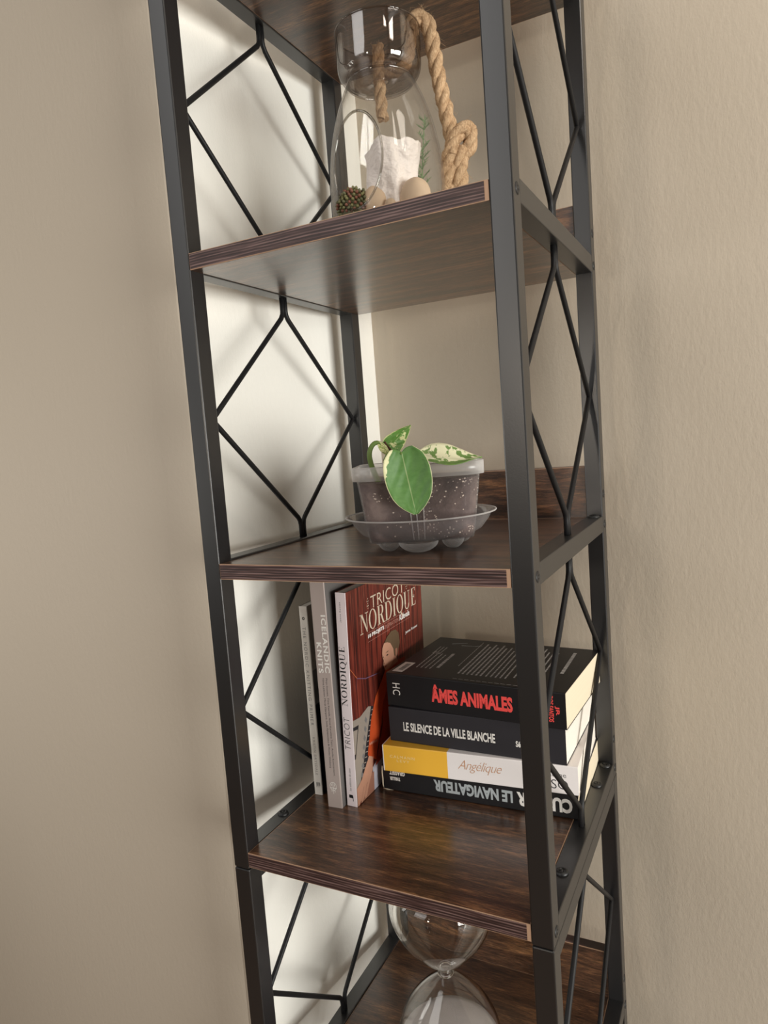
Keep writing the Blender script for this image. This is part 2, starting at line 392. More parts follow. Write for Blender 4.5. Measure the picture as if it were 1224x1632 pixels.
def polys(name, parent, specs, u='y', v='x', lift=0.0001):
    """flat print: list of (material, [(a, b), ...]) polygons on the face through the origin, a along v, b along u"""
    mats = []; bm = bmesh.new(); U, V = AX[u], AX[v]; nrm = U.cross(V)
    for k, (m, pts) in enumerate(specs):
        if m not in mats: mats.append(m)
        vv = [bm.verts.new(V * a + U * b + nrm * (lift + k * 0.000012)) for a, b in pts]
        if len(vv) == 4: f = bm.faces.new(vv); f.material_index = mats.index(m)
        else:
            es = [bm.edges.new((vv[i], vv[(i + 1) % len(vv)])) for i in range(len(vv))]
            r = bmesh.ops.triangle_fill(bm, edges=es, use_beauty=True, use_dissolve=False)
            for g in r['geom']:
                if isinstance(g, bmesh.types.BMFace): g.material_index = mats.index(m)
    for f in bm.faces:
        f.normal_update()
        if f.normal.dot(nrm) < 0: f.normal_flip()
    return obj(name, bm, mats, parent)

ink = {}
def I(name, r, g, b, rough=0.5):
    if name not in ink: ink[name] = plain(name, lin(r, g, b), rough, 0.3)
    return ink[name]
WHITE = I('white_ink', 232, 228, 222); RED = I('red_ink', 238, 82, 78); BLK = I('black_ink', 22, 22, 24); GREY = I('grey_ink', 118, 116, 116)
CREAM = I('cream_ink', 205, 190, 168); SILVER = I('silver_ink', 172, 178, 180)
M_pages = page_mat(2)
M_pagesw = page_mat(2, 'white_page_edges', lin(236, 230, 220), lin(214, 206, 194))

def book_frame(kind, O, ang, lean=0.0):
    c, s = math.cos(math.radians(ang)), math.sin(math.radians(ang))
    if kind == 'lie': X = Vector((c, s, 0)); Z = Vector((0, 0, 1))
    if kind == 'down': Z = Vector((c, s, 0)); X = Vector((0, 0, -1))
    if kind == 'up':
        l = math.radians(lean); X = Vector((math.sin(l), 0, math.cos(l))); Z = -Vector((math.cos(l), 0, -math.sin(l)))
    Y = Z.cross(X)
    return Matrix(((X.x, Y.x, Z.x, O[0]), (X.y, Y.y, Z.y, O[1]), (X.z, Y.z, Z.z, O[2]), (0, 0, 0, 1)))
def book(label, mat, L, Dp, Tk, cover, pages=None, group='books on the third shelf', round_spine=0.0012, bend=0.0):
    """x along the spine, y from the spine to the fore edge, z through the thickness"""
    o = empty('book', label, 'book', mat=mat, group=group)
    t = 0.0005; bm = bmesh.new()
    # cover: one folded sheet (bottom, spine, top) as an extruded U profile
    r = min(round_spine, Tk / 3); pr = [(Dp, 0)] + [(r, 0)]
    pr += [(r - r * math.sin(a), r - r * math.cos(a)) for a in (PI / 8, PI / 4, 3 * PI / 8, PI / 2)]
    pr += [(r - r * math.cos(a), Tk - r + r * math.sin(a)) for a in (0, PI / 8, PI / 4, 3 * PI / 8, PI / 2)]
    pr += [(Dp, Tk)]
    inn = [(Dp, Tk - t), (t + r * 0.5, Tk - t), (t, Tk - t - r * 0.5), (t, t + r * 0.5), (t + r * 0.5, t), (Dp, t)]
    ring = pr + inn
    A = [bm.verts.new((0, y, z)) for y, z in ring]; B = [bm.verts.new((L, y, z)) for y, z in ring]
    for i in range(len(ring)):
        j = (i + 1) % len(ring); bm.faces.new((A[i], A[j], B[j], B[i]))
    for S in (A, B):
        es = [bm.edges.get((S[i], S[(i + 1) % len(S)])) for i in range(len(S))]
        bmesh.ops.triangle_fill(bm, edges=es, use_beauty=True)
    bmesh.ops.recalc_face_normals(bm, faces=bm.faces)
    obj('cover', bm, cover, o)
    bm = bmesh.new(); box(bm, (0.0006, t, t), (L - 0.0006, Dp - 0.0008, Tk - t), 0.0)
    obj('page_block', bm, pages or M_pages, o)
    return o
def barcode(parent, x, y, w, h, z, lift=0.00015):
    specs = [(WHITE, [(x, y), (x + w, y), (x + w, y + h), (x, y + h)])]
    rr = random.Random(3); k = y + h * 0.18
    while k < y + h * 0.82:
        ww = rr.choice((0.0004, 0.0007, 0.0011)); specs.append((BLK, [(x + w * 0.35, k), (x + w * 0.8, k), (x + w * 0.8, k + ww), (x + w * 0.35, k + ww)])); k += ww + 0.0006
    bm = bmesh.new(); mats = [WHITE, BLK]
    for i, (m, pts) in enumerate(specs):
        f = bm.faces.new([bm.verts.new((a, b, z + lift + (0.00006 if i else 0))) for a, b in pts]); f.material_index = mats.index(m)
    return obj('barcode_label', bm, mats, parent)

def cloth_cover(name, a, b, rough=0.35, scale=(1, 1, 1)):
    m, nt, bs = newmat(name); nt.links.new(mix(nt, tex(nt, coords(nt, scale), 30, 3), a, b), bs.inputs['Base Color'])
    bs.inputs['Roughness'].default_value = rough; bs.inputs['Specular IOR Level'].default_value = 0.35; return m
G = 'stacked novels lying on the third shelf'; GS = 'knitting books standing on the third shelf'
# --- lying stack, bottom to top
K_black = cloth_cover('black_cover_card', lin(24, 23, 25), lin(30, 29, 31), 0.42)
K_black2 = cloth_cover('soft_black_cover_card', lin(40, 38, 42), lin(46, 44, 48), 0.6)
b4 = book('black thriller at the bottom of the stack, title printed upside down, worn corners', book_frame('lie', (0.0780, 0.1765, Z3 + 0.0003), 1.7), 0.2435, 0.168, 0.0315, K_black, group=G)
text('title_lettering', 'LE NAVIGATEUR', b4, SILVER, (0.1685, 0, 0.0228), '-x', '-z', 0.0985, 0.0148, 0.045)
text('author_lettering', 'CUSSLER', b4, WHITE, (0.2369, 0, 0.0232), '-x', '-z', 0.0635, 0.0172, 0.05)
text('publisher_lettering', 'GRASSET', b4, WHITE, (0.0319, 0, 0.0262), '-x', '-z', 0.0212, 0.0056, 0.05)
text('publisher_lettering', 'THRILLER', b4, WHITE, (0.0250, 0, 0.0180), '-x', '-z', 0.0143, 0.0045, 0.05)
# frayed corner of the spine
bm = bmesh.new(); tube(bm, [(0.0012, 0.0010, 0.001), (0.0004, 0.0002, 0.006), (0.0006, 0.0001, 0.014), (0.0002, 0.0004, 0.022), (0.0010, 0.0006, 0.0305)], 0.0009, 6)
tube(bm, [(0.0008, 0.0010, 0.0008), (0.006, 0.0003, 0.0003), (0.013, 0.0008, 0.0004), (0.020, 0.002, 0.0004)], lambda s: 0.0010 * (1 - s) + 0.0002, 6)
obj('worn_corner', bm, M_pages, b4)
def yellow_white():
    m, nt, b = newmat('yellow_and_white_cover_card'); tc = N(nt, 'ShaderNodeTexCoord'); sx = N(nt, 'ShaderNodeSeparateXYZ')
    nt.links.new(tc.outputs['Object'], sx.inputs[0]); g = N(nt, 'ShaderNodeMath', operation='GREATER_THAN'); g.inputs[1].default_value = 0.084
    nt.links.new(sx.outputs[0], g.inputs[0]); e = N(nt, 'ShaderNodeMath', operation='LESS_THAN'); e.inputs[1].default_value = 0.0012
    nt.links.new(sx.outputs[0], e.inputs[0]); mx = N(nt, 'ShaderNodeMath', operation='MAXIMUM'); nt.links.new(g.outputs[0], mx.inputs[0]); nt.links.new(e.outputs[0], mx.inputs[1])
    nt.links.new(mix(nt, mx.outputs[0], lin(238, 182, 62), lin(236, 230, 228)), b.inputs['Base Color'])
    b.inputs['Roughness'].default_value = 0.35; return m
b3 = book('white novel with a yellow end block and thin script title, second from the bottom', book_frame('lie', (0.0885, 0.1635, -0.2904), 3.5), 0.2358, 0.162, 0.0335, yellow_white(), M_pagesw, group=G)
text('publisher_lettering', 'CALMANN', b3, I('pale_yellow_ink', 250, 222, 160), (0.0095, 0, 0.0182), 'x', 'z', 0.0325, 0.0036, 0.0, 0, 1.3)
text('publisher_lettering', 'LÉVY', b3, I('pale_yellow_ink', 250, 222, 160), (0.0185, 0, 0.0135), 'x', 'z', 0.0165, 0.0040, 0.0, 0, 1.3)
text('title_lettering', 'Angélique', b3, I('copper_ink', 196, 150, 118), (0.0970, 0, 0.0110), 'x', 'z', 0.0530, 0.0150, -0.012, 0.45, 0.9)
text('author_lettering', 'Guillaume', b3, GREY, (0.1860, 0, 0.0195), 'x', 'z', 0.0370, 0.0056, 0.0)
text('author_lettering', 'MUSSO', b3, I('dark_grey_ink', 74, 72, 74), (0.1760, 0, 0.0055), 'x', 'z', 0.0486, 0.0108, -0.005)
b2 = book('matt black novel with narrow white spine title, between the white novel and the topmost', book_frame('lie', (0.0935, 0.178, -0.2567), -0.2), 0.2190, 0.152, 0.0437, K_black2, M_pagesw, group=G)
text('title_lettering', 'LE SILENCE DE LA VILLE BLANCHE', b2, WHITE, (0.0192, 0, 0.0148), 'x', 'z', 0.1180, 0.0114, 0.028)
text('author_lettering', 'Sé', b2, WHITE, (0.1617, 0, 0.0140), 'x', 'z', 0.0056, 0.0072, 0.03)
b1 = book('glossy black novel on top of the stack with red spine lettering', book_frame('lie', (0.0917, 0.1820, -0.2128), -2.9), 0.2246, 0.160, 0.0420, K_black, group=G)
text('title_lettering', 'ÂMES ANIMALES', b1, RED, (0.0615, 0, 0.0120), 'x', 'z', 0.1022, 0.0222, 0.045)
text('logo_lettering', 'HC', b1, WHITE, (0.0080, 0, 0.0300), '-z', 'x', 0.0150, 0.0105, 0.0, 0, 1.1)
text('author_lettering', 'DOS SANTOS', b1, RED, (0.2052, 0, 0.0375), '-z', 'x', 0.0300, 0.0056, 0.03)
text('author_lettering', 'JR', b1, RED, (0.2122, 0, 0.0265), '-z', 'x', 0.0110, 0.0052, 0.03)
barcode(b1, 0.004, 0.008, 0.0145, 0.037, 0.0420)
bm = bmesh.new(); rr = random.Random(5)
def textline(bm, x, y0, y1, w, slant=-0.06, z=0.04215):
    y = y0
    while y < y1:
        l = rr.uniform(0.0022, 0.0075); e = min(y + l, y1)
        bm.faces.new([bm.verts.new(p) for p in ((x + slant * (y - y0), y, z), (x + w + slant * (y - y0), y, z), (x + w + slant * (e - y0), e, z), (x + slant * (e - y0), e, z))])
        y = e + 0.0011
for k in range(4): textline(bm, 0.0265 + k * 0.0062, 0.030, 0.098 - k * 0.004, 0.0016)
for k in range(3): textline(bm, 0.0215 + k * 0.0050, 0.088, 0.118, 0.0013)
textline(bm, 0.0520, 0.036, 0.094, 0.0042)
for k in range(6): textline(bm, 0.086 + k * 0.0058, 0.024, 0.145 - 0.010 * (k % 2), 0.0023)
textline(bm, 0.0760, 0.050, 0.150, 0.0009)
for k in range(5): textline(bm, 0.122 + k * 0.0060, 0.024, 0.138 - 0.012 * (k % 2), 0.0019)
for k in range(6): textline(bm, 0.155 + k * 0.0060, 0.030, 0.146 - 0.012 * (k % 2), 0.0019)
textline(bm, 0.2020, 0.060, 0.140, 0.0042)
for k in range(16): 
    x = 0.088 + k * 0.0075; bm.faces.new([bm.verts.new(p) for p in ((x, 0.0060, 0.04215), (x + 0.0055, 0.0060, 0.04215), (x + 0.0055, 0.0068, 0.04215), (x, 0.0068, 0.04215))])
for f in bm.faces:
    f.normal_update()
    if f.normal.z < 0: f.normal_flip()
obj('back_cover_print', bm, I('soft_white_ink', 186, 184, 182), b1)['kind'] = 'stuff'
# swoosh mark at the far corner of the back cover
bm = bmesh.new()
for a, b in (((0.030, 0.134), (0.050, 0.142)), ((0.046, 0.130), (0.066, 0.131)), ((0.066, 0.131), (0.074, 0.136))):
    p, q = Vector((*a, 0.04215)), Vector((*b, 0.04215)); s = (q - p).cross(Vector((0, 0, 1))).normalized() * 0.0009
    bm.faces.new([bm.verts.new(c) for c in (p + s, q + s * 0.5, q - s * 0.5, p - s)])
for f in bm.faces:
    f.normal_update()
    if f.normal.z < 0: f.normal_flip()
obj('back_cover_mark', bm, SILVER, b1)

# --- standing knitting books
def primer_cover():
    m, nt, b = newmat('white_and_photo_cover_card'); tc = N(nt, 'ShaderNodeTexCoord'); sx = N(nt, 'ShaderNodeSeparateXYZ')
    nt.links.new(tc.outputs['Object'], sx.inputs[0])
    def step(sock, v):
        g = N(nt, 'ShaderNodeMath', operation='GREATER_THAN'); g.inputs[1].default_value = v; nt.links.new(sock, g.inputs[0]); return g.outputs[0]
    c = mix(nt, step(sx.outputs[0], 0.082), lin(178, 168, 156), lin(118, 116, 112))
    c = mix(nt, step(sx.outputs[0], 0.126), c, lin(26, 25, 26))
    g = N(nt, 'ShaderNodeMath', operation='LESS_THAN'); g.inputs[1].default_value = 0.0012; nt.links.new(sx.outputs[1], g.inputs[0])
    c = mix(nt, g.outputs[0], c, lin(236, 232, 224))
    l = N(nt, 'ShaderNodeMath', operation='LESS_THAN'); l.inputs[1].default_value = 0.006; nt.links.new(sx.outputs[2], l.inputs[0])
    nt.links.new(c, b.inputs['Base Color']); b.inputs['Roughness'].default_value = 0.4; return m
bA = book('thin white knitting book with small grey spine title, nearest the left frame', book_frame('down', (0.0015, 0.1355, -0.0785), 4), 0.2434, 0.190, 0.0113, primer_cover(), M_pagesw, group=GS)
text('title_lettering', 'THE NORDIC KNITTING PRIMER', bA, GREY, (0.0262, 0, 0.0030), 'x', 'z', 0.1262, 0.0042, -0.010, 0, 1.35)
text('author_lettering', 'KRISTIN DRYSDALE', bA, I('light_grey_ink', 160, 154, 150), (0.1680, 0, 0.0038), 'x', 'z', 0.0492, 0.0032, 0.0, 0, 1.2)
vs = [(0, 0, 0)]; fs = []
def ringvf(n=24, ro=1.0, ri=0.6, lobes=0):
    vs, fs = [], []
    for k in range(n):
        a = 2 * PI * k / n; q = 1 + (0.14 * math.cos(lobes * a) if lobes else 0)
        vs += [(ro * q * math.cos(a), ro * q * math.sin(a), 0), (ri * math.cos(a), ri * math.sin(a), 0)]
    for k in range(n): j = (k + 1) % n; fs.append((2 * k, 2 * j, 2 * j + 1, 2 * k + 1))
    return vs, fs
flat('publisher_mark', ringvf(32, 1, 0.45, 8), bA, BLK, (0.0132, 0, 0.0034), 'x', 'z', 0.0042, 0.0042)
def barsvf(n, fill=0.6):
    vs, fs = [], []
    for k in range(n):
        i = len(vs); vs += [(0, k, 0), (1 - 0.3 * (k % 2), k, 0), (1 - 0.3 * (k % 2), k + fill, 0), (0, k + fill, 0)]; fs.append((i, i + 1, i + 2, i + 3))
    return vs, fs
flat('publisher_mark', barsvf(4), bA, GREY, (0.2270, 0, 0.0036), 'x', 'z', 0.0066, 0.0052)
K_taupe = cloth_cover('taupe_cover_card', lin(168, 154, 148), lin(174, 160, 154), 0.5)
def iceland_cover():
    m, nt, b = newmat('taupe_spine_and_charcoal_cover'); tc = N(nt, 'ShaderNodeTexCoord'); sx = N(nt, 'ShaderNodeSeparateXYZ')
    nt.links.new(tc.outputs['Object'], sx.inputs[0]); g = N(nt, 'ShaderNodeMath', operation='GREATER_THAN'); g.inputs[1].default_value = 0.0014
    nt.links.new(sx.outputs[1], g.inputs[0]); nt.links.new(mix(nt, g.outputs[0], lin(172, 158, 152), lin(108, 104, 102)), b.inputs['Base Color'])
    b.inputs['Roughness'].default_value = 0.45; return m
bB = book('thick taupe knitting book with bold white spine title, tallest of the standing three', book_frame('down', (0.0335, 0.1155, -0.035), 3), 0.2871, 0.212, 0.0196, iceland_cover(), M_pagesw, group=GS)
text('title_lettering', 'ICELANDIC', bB, WHITE, (0.0475, 0, 0.0118), 'x', 'z', 0.0706, 0.0066, 0.03, 0, 1.15)
text('title_lettering', 'KNITS', bB, WHITE, (0.0809, 0, 0.0030), 'x', 'z', 0.0378, 0.0066, 0.03, 0, 1.15)
DG = I('dark_grey_ink', 74, 72, 74)
text('author_lettering', 'Pirjo Iivonen, Tiina Kaarela, Anna-Karoliina Tetri, Annika Konttaniemi,', bB, DG, (0.1248, 0, 0.0108), 'x', 'z', 0.1220, 0.0030)
text('author_lettering', 'Niina Laitinen, Merja Ojanperä, Soile Pyhännisko & Minttu Wikberg', bB, DG, (0.1250, 0, 0.0064), 'x', 'z', 0.1120, 0.0030)
flat('publisher_mark', ringvf(32, 1, 0.88), bB, WHITE, (0.2548, 0, 0.0048), 'x', 'z', 0.0105, 0.0092)
def crossvf():
    vs = [(-1, -.06, 0), (1, -.06, 0), (1, .06, 0), (-1, .06, 0), (-.06, -1, 0), (.06, -1, 0), (.06, 1, 0), (-.06, 1, 0)]
    fs = [(0, 1, 2, 3), (4, 5, 6, 7)]
    for sx_ in (-0.5, 0.5):
        for sy_ in (-0.45, 0.45):
            i = len(vs); vs += [(sx_ - .2, sy_ - .07, 0), (sx_ + .2, sy_ - .07, 0), (sx_ + .2, sy_ + .07, 0), (sx_ - .2, sy_ + .07, 0)]; fs.append((i, i + 1, i + 2, i + 3))
    return vs, fs
flat('publisher_mark', crossvf(), bB, WHITE, (0.2548, 0, 0.0048), 'x', 'z', 0.0150, 0.0092)

def tricot_cover():
    m, nt, b = newmat('white_spine_and_red_board_cover'); tc = N(nt, 'ShaderNodeTexCoord'); sx = N(nt, 'ShaderNodeSeparateXYZ')
    nt.links.new(tc.outputs['Object'], sx.inputs[0])
    v = coords(nt, (6, 90, 6)); a = tex(nt, v, 2.0, 4, 0.6, 0.3); v2 = coords(nt, (14, 260, 14)); s = tex(nt, v2, 1.6, 3, 0.8)
    red = ramp(nt, a, [(0.35, lin(58, 26, 22)), (0.5, lin(104, 42, 33)), (0.68, lin(134, 62, 48))])
    red = mix(nt, ramp(nt, s, [(0.62, (0, 0, 0, 1)), (0.72, (0.45, 0.45, 0.45, 1))]), red, lin(178, 120, 100))
    wv = N(nt, 'ShaderNodeTexWave', wave_type='BANDS', bands_direction='Y'); wv.inputs['Scale'].default_value = 22; wv.inputs['Distortion'].default_value = 0.4
    nt.links.new(tc.outputs['Object'], wv.inputs[0])
    red = mix(nt, ramp(nt, wv.outputs['Fac'], [(0.0, (0.75, 0.75, 0.75, 1)), (0.10, (0, 0, 0, 1))]), red, lin(44, 20, 18))
    g = N(nt, 'ShaderNodeMath', operation='LESS_THAN'); g.inputs[1].default_value = 0.0008; nt.links.new(sx.outputs[1], g.inputs[0])
    nt.links.new(mix(nt, g.outputs[0], red, lin(232, 220, 222)), b.inputs['Base Color'])
    b.inputs['Roughness'].default_value = 0.32; b.inputs['Specular IOR Level'].default_value = 0.45; return m
bC = book('knitting book with white spine and red wooden boards on its cover, beside the novels', book_frame('up', (0.0689, 0.1252, Z3 + 0.0003), 0, 1.5), 0.2650, 0.215, 0.0140, tricot_cover(), M_pagesw, group=GS, round_spine=0.0006)
SN = serif_word('NORDIQUE')
text('title_lettering', 'TRICOT', bC, DG, (0.0720, 0, 0.0042), 'x', 'z', 0.0404, 0.0078, -0.012, 0.1, 1.1)
flat('title_lettering', SN, bC, BLK, (0.1262, 0, 0.0030), 'x', 'z', 0.0730, 0.0100)
text('author_lettering', 'Jenna Kostet', bC, DG, (0.2292, 0, 0.0066), 'x', 'z', 0.0246, 0.0026, 0.0, 0, 1.2)
text('publisher_lettering', 'les éditions de saxe', bC, GREY, (0.0196, 0, 0.0066), 'x', 'z', 0.0288, 0.0026, 0.0, 0.2)
text('publisher_mark', 'J', bC, BLK, (0.0062, 0, 0.0045), 'x', 'z', 0.0085, 0.0058, 0.02)
text('cover_title', 'TRICOT', bC, CREAM, (0.2310, 0.0610, 0), 'y', 'x', 0.0970, 0.0158, -0.008, 0, 1.05, 0.0001)
flat('cover_title', SN, bC, CREAM, (0.1985, 0.0310, 0), 'y', 'x', 0.1630, 0.0318, 0.0001)
text('cover_subtitle', '18 PROJETS', bC, WHITE, (0.1945, 0.0500, 0), 'y', 'x', 0.0440, 0.0062, 0.035)
text('cover_subtitle', 'INSPIRATION', bC, I('dusty_pink_ink', 168, 120, 108), (0.1948, 0.0970, 0), 'y', 'x', 0.0400, 0.0054, 0.0)
text('cover_subtitle', 'Kalevala', bC, WHITE, (0.1945, 0.1400, 0), 'y', 'x', 0.0320, 0.0080, 0.02, 0.1)
text('cover_author', 'Jenna Kostet', bC, WHITE, (0.1705, 0.1560, 0), 'y', 'x', 0.0400, 0.0048, 0.02)
pl = I('dusty_pink_ink', 168, 120, 108); SK = I('skin_print', 186, 138, 114); SK2 = I('shaded_skin_print', 156, 108, 88); HR = I('hair_print', 98, 78, 58)
OR = I('orange_knit_print', 184, 74, 34); OR2 = I('dark_orange_knit_print', 150, 52, 26); LG = I('pale_metal_print', 148, 138, 128); DKG = I('dark_case_print', 40, 38, 42); BLU = I('pale_blue_print', 176, 174, 184)
sp = [(pl, [(0.2026, 0.049), (0.2026, 0.172), (0.2030, 0.172), (0.2030, 0.049)]), (pl, [(0.1910, 0.049), (0.1910, 0.172), (0.1914, 0.172), (0.1914, 0.049)])]
for cy in (0.0535, 0.1655):
    for dx, dy in ((0, 0), (0.003, 0.0015), (0.003, -0.0015), (0.006, 0), (0.009, 0.0015), (0.009, -0.0015), (0.012, 0)):
        cx = 0.2335 + dx; e = 0.0009; sp.append((CREAM, [(cx - e, cy + dy), (cx, cy + dy + e), (cx + e, cy + dy), (cx, cy + dy - e)]))
# instrument case with keys, lower left of the cover
sp += [(LG, [(0.1085, 0.0004), (0.1065, 0.018), (0.112, 0.040), (0.1085, 0.050), (0.024, 0.0100), (0.002, 0.0006)]),
       (DKG, [(0.1000, 0.0004), (0.0985, 0.014), (0.060, 0.003), (0.060, 0.0004)]), (LG, [(0.096, 0.0004), (0.094, 0.011), (0.066, 0.003), (0.066, 0.0004)]),
       (DKG, [(0.1100, 0.0475), (0.1060, 0.0560), (0.0500, 0.036), (0.026, 0.0180), (0.0285, 0.0130)])]
for k in range(12):
    t = k / 12; a = 0.104 - t * 0.070; b_ = 0.0475 - t * 0.031
    sp.append((LG, [(a, b_), (a + 0.0012, b_ + 0.0004), (a - 0.0002, b_ + 0.0062), (a - 0.0012, b_ + 0.0058)]))
for k in range(8):
    t = k / 8; a = 0.098 - t * 0.085; b_ = 0.0290 - t * 0.022
    sp.append((GREY, [(a, b_), (a + 0.004, b_ + 0.003), (a - 0.001, b_ + 0.0065), (a - 0.005, b_ + 0.0035)]))
# yarn strand
for (a0, b0), (a1, b1_), m in (((0.1725, 0.0006), (0.1561, 0.0161), I('orange_yarn_print', 190, 104, 66)), ((0.1561, 0.0161), (0.1490, 0.0367), I('violet_yarn_print', 110, 84, 108)), ((0.149, 0.0367), (0.1440, 0.0754), I('violet_yarn_print', 110, 84, 108)), ((0.1561, 0.0161), (0.1438, 0.0129), I('violet_yarn_print', 110, 84, 108))):
    sp.append((m, [(a0 - 0.0006, b0), (a0 + 0.0006, b0), (a1 + 0.0006, b1_), (a1 - 0.0006, b1_)]))
# skirt, jumper, arm, hand, head
sp += [(BLU, [(0.0310, 0.0430), (0.040, 0.062), (0.058, 0.110), (0.0004, 0.120), (0.0004, 0.0400)]), (SK2, [(0.0255, 0.0300), (0.0250, 0.0455), (0.0004, 0.0440), (0.0004, 0.0150)]),
       (OR2, [(0.140, 0.088), (0.146, 0.104), (0.142, 0.150), (0.060, 0.150), (0.034, 0.085), (0.030, 0.050), (0.075, 0.076), (0.1035, 0.075)]),
       (OR, [(0.1420, 0.0900), (0.1440, 0.1020), (0.128, 0.104), (0.1035, 0.0800), (0.075, 0.0700), (0.046, 0.0560), (0.036, 0.0540), (0.0500, 0.0335), (0.0526, 0.0319), (0.0945, 0.0457), (0.1176, 0.0601), (0.132, 0.0780)]),
       (SK, [(0.0500, 0.0345), (0.0440, 0.0455), (0.0290, 0.0425), (0.0150, 0.0310), (0.0030, 0.0240), (0.0010, 0.0205), (0.0060, 0.0180), (0.0006, 0.0140), (0.0006, 0.0100), (0.0040, 0.0095), (0.0004, 0.0050), (0.0004, 0.0010), (0.0230, 0.0006), (0.0285, 0.0130)]),
       (SK2, [(0.0190, 0.0260), (0.0200, 0.0280), (0.0030, 0.0175), (0.0028, 0.0165)]), (SK2, [(0.0180, 0.0170), (0.0190, 0.0185), (0.0012, 0.0098), (0.0010, 0.0090)])]
for k in range(7): sp.append((I('pale_knit_print', 226, 180, 160), [(0.0640 - k * 0.0006, 0.0380 + k * 0.0030), (0.0665 - k * 0.0006, 0.0388 + k * 0.0030), (0.0640 - k * 0.0006, 0.0396 + k * 0.0030), (0.0615 - k * 0.0006, 0.0388 + k * 0.0030)]))
sp += [(SK2, [(0.1500, 0.0960), (0.1560, 0.1220), (0.1420, 0.1280), (0.1400, 0.0980)]), (HR, [(0.1770, 0.0900), (0.1840, 0.1000), (0.1880, 0.1120), (0.1868, 0.1250), (0.1800, 0.1340), (0.1660, 0.1360), (0.1560, 0.1300), (0.1480, 0.1240), (0.1560, 0.1150), (0.1700, 0.1080)]),
       (SK, [(0.1780, 0.0900), (0.1768, 0.0990), (0.1730, 0.1080), (0.1630, 0.1160), (0.1540, 0.1170), (0.1470, 0.1130), (0.1415, 0.1010), (0.1412, 0.0930), (0.1430, 0.0885), (0.1470, 0.0872), (0.1505, 0.0850), (0.1560, 0.0868), (0.1604, 0.0843), (0.1657, 0.0836), (0.1730, 0.0850)]),
       (SK2, [(0.1612, 0.1215), (0.1605, 0.1280), (0.1520, 0.1265), (0.1495, 0.1215)]), (HR, [(0.1640, 0.0925), (0.1652, 0.0980), (0.1644, 0.1030), (0.1636, 0.0980)]), (BLK, [(0.1598, 0.0940), (0.1612, 0.0975), (0.1600, 0.1015), (0.1592, 0.0975)]),
       (BLK, [(0.1608, 0.0850), (0.1614, 0.0865), (0.1604, 0.0880), (0.1598, 0.0865)]), (I('lip_print', 140, 66, 58), [(0.1468, 0.0876), (0.1476, 0.0910), (0.1464, 0.0950), (0.1456, 0.0910)]), (SK2, [(0.1520, 0.0858), (0.1530, 0.0890), (0.1512, 0.0900), (0.1505, 0.0870)])]
polys('cover_picture', bC, sp, 'y', 'x', 0.00006)

# ------------------------------------------------------------------ plant in a clear pot on a clear saucer
PC = Vector((0.182, 0.120, 0.0))
M_clear = thin_glass('clear_plastic', (0.95, 0.94, 0.95, 1), (0.75, 0.73, 0.73, 1), 0.05, 0.08, 1.35, 2.5, 0.06)
M_frost = thin_glass('cloudy_plastic', (0.90, 0.88, 0.87, 1), (0.7, 0.68, 0.68, 1), 0.06, 0.25, 1.4, 2.0, 0.36)
M_foot = thin_glass('milky_plastic', (0.90, 0.88, 0.87, 1), (0.7, 0.68, 0.68, 1), 0.08, 0.15, 1.4, 2.0, 0.20)
saucer = empty('plant_saucer', 'round clear plastic saucer on bulging feet under the plant pot', 'saucer', (PC.x, PC.y, 0))
bm = bmesh.new()
prof = [(0, 0.0125), (0.045, 0.0125), (0.054, 0.0135), (0.064, 0.019), (0.0715, 0.028), (0.0755, 0.0355), (0.0800, 0.0368), (0.0812, 0.0362), (0.0806, 0.0354), (0.0765, 0.0345),
        (0.0725, 0.0272), (0.065, 0.0180), (0.0545, 0.0125), (0.045, 0.0115), (0, 0.0115)]
lathe(bm, prof, 72); obj('dish', bm, M_clear, saucer, True)
bm = bmesh.new(); tube(bm, [(0.0808 * math.cos(a), 0.0808 * math.sin(a), 0.0362) for a in [2 * PI * k / 72 for k in range(72)]], 0.0008, 6, closed=True)
obj('rim', bm, M_frost, saucer)
for k, ang in enumerate((241, 289, 342, 34, 86, 138, 190)):
    a = math.radians(ang); rr_ = 0.0205 if k == 1 else 0.0120; bm = bmesh.new()
    lathe(bm, [(rr_ * math.cos(t), -0.0118 * math.sin(t)) for t in [i / 8 * PI / 2 for i in range(8)]] + [(0, -0.0118)], 24)
    o = obj('foot', bm, M_foot, saucer, True); o.location = (0.043 * math.cos(a), 0.043 * math.sin(a), 0.0120)
pot = empty('plant_pot', 'clear plastic pot of speckled potting soil with a variegated pothos cutting', 'potted plant', mat=Matrix.Translation((PC.x, PC.y, 0.0127)) @ Matrix.Rotation(math.radians(24), 4, 'Z'))
def rsq(h, r, n=7):
    out = []
    for cx, cy, a0 in ((h - r, h - r, 0), (-h + r, h - r, 90), (-h + r, -h + r, 180), (h - r, -h + r, 270)):
        for k in range(n + 1): a = math.radians(a0 + 90 * k / n); out.append((cx + r * math.cos(a), cy + r * math.sin(a)))
    return out
def loft(bm, rings, capb=True, capt=False, mi=0):
    V = [[bm.verts.new((x, y, z)) for x, y in rsq(h, r)] for h, r, z in rings]; n = len(V[0])
    for A, B in zip(V, V[1:]):
        for k in range(n): f = bm.faces.new((A[k], A[(k + 1) % n], B[(k + 1) % n], B[k])); f.smooth = True; f.material_index = mi
    if capb: bm.faces.new(V[0][::-1])
    if capt: bm.faces.new(V[-1])
bm = bmesh.new(); loft(bm, [(0.0535, 0.016, 0.0), (0.0555, 0.017, 0.010), (0.0625, 0.019, 0.066)]); obj('pot_wall', bm, M_clear, pot)
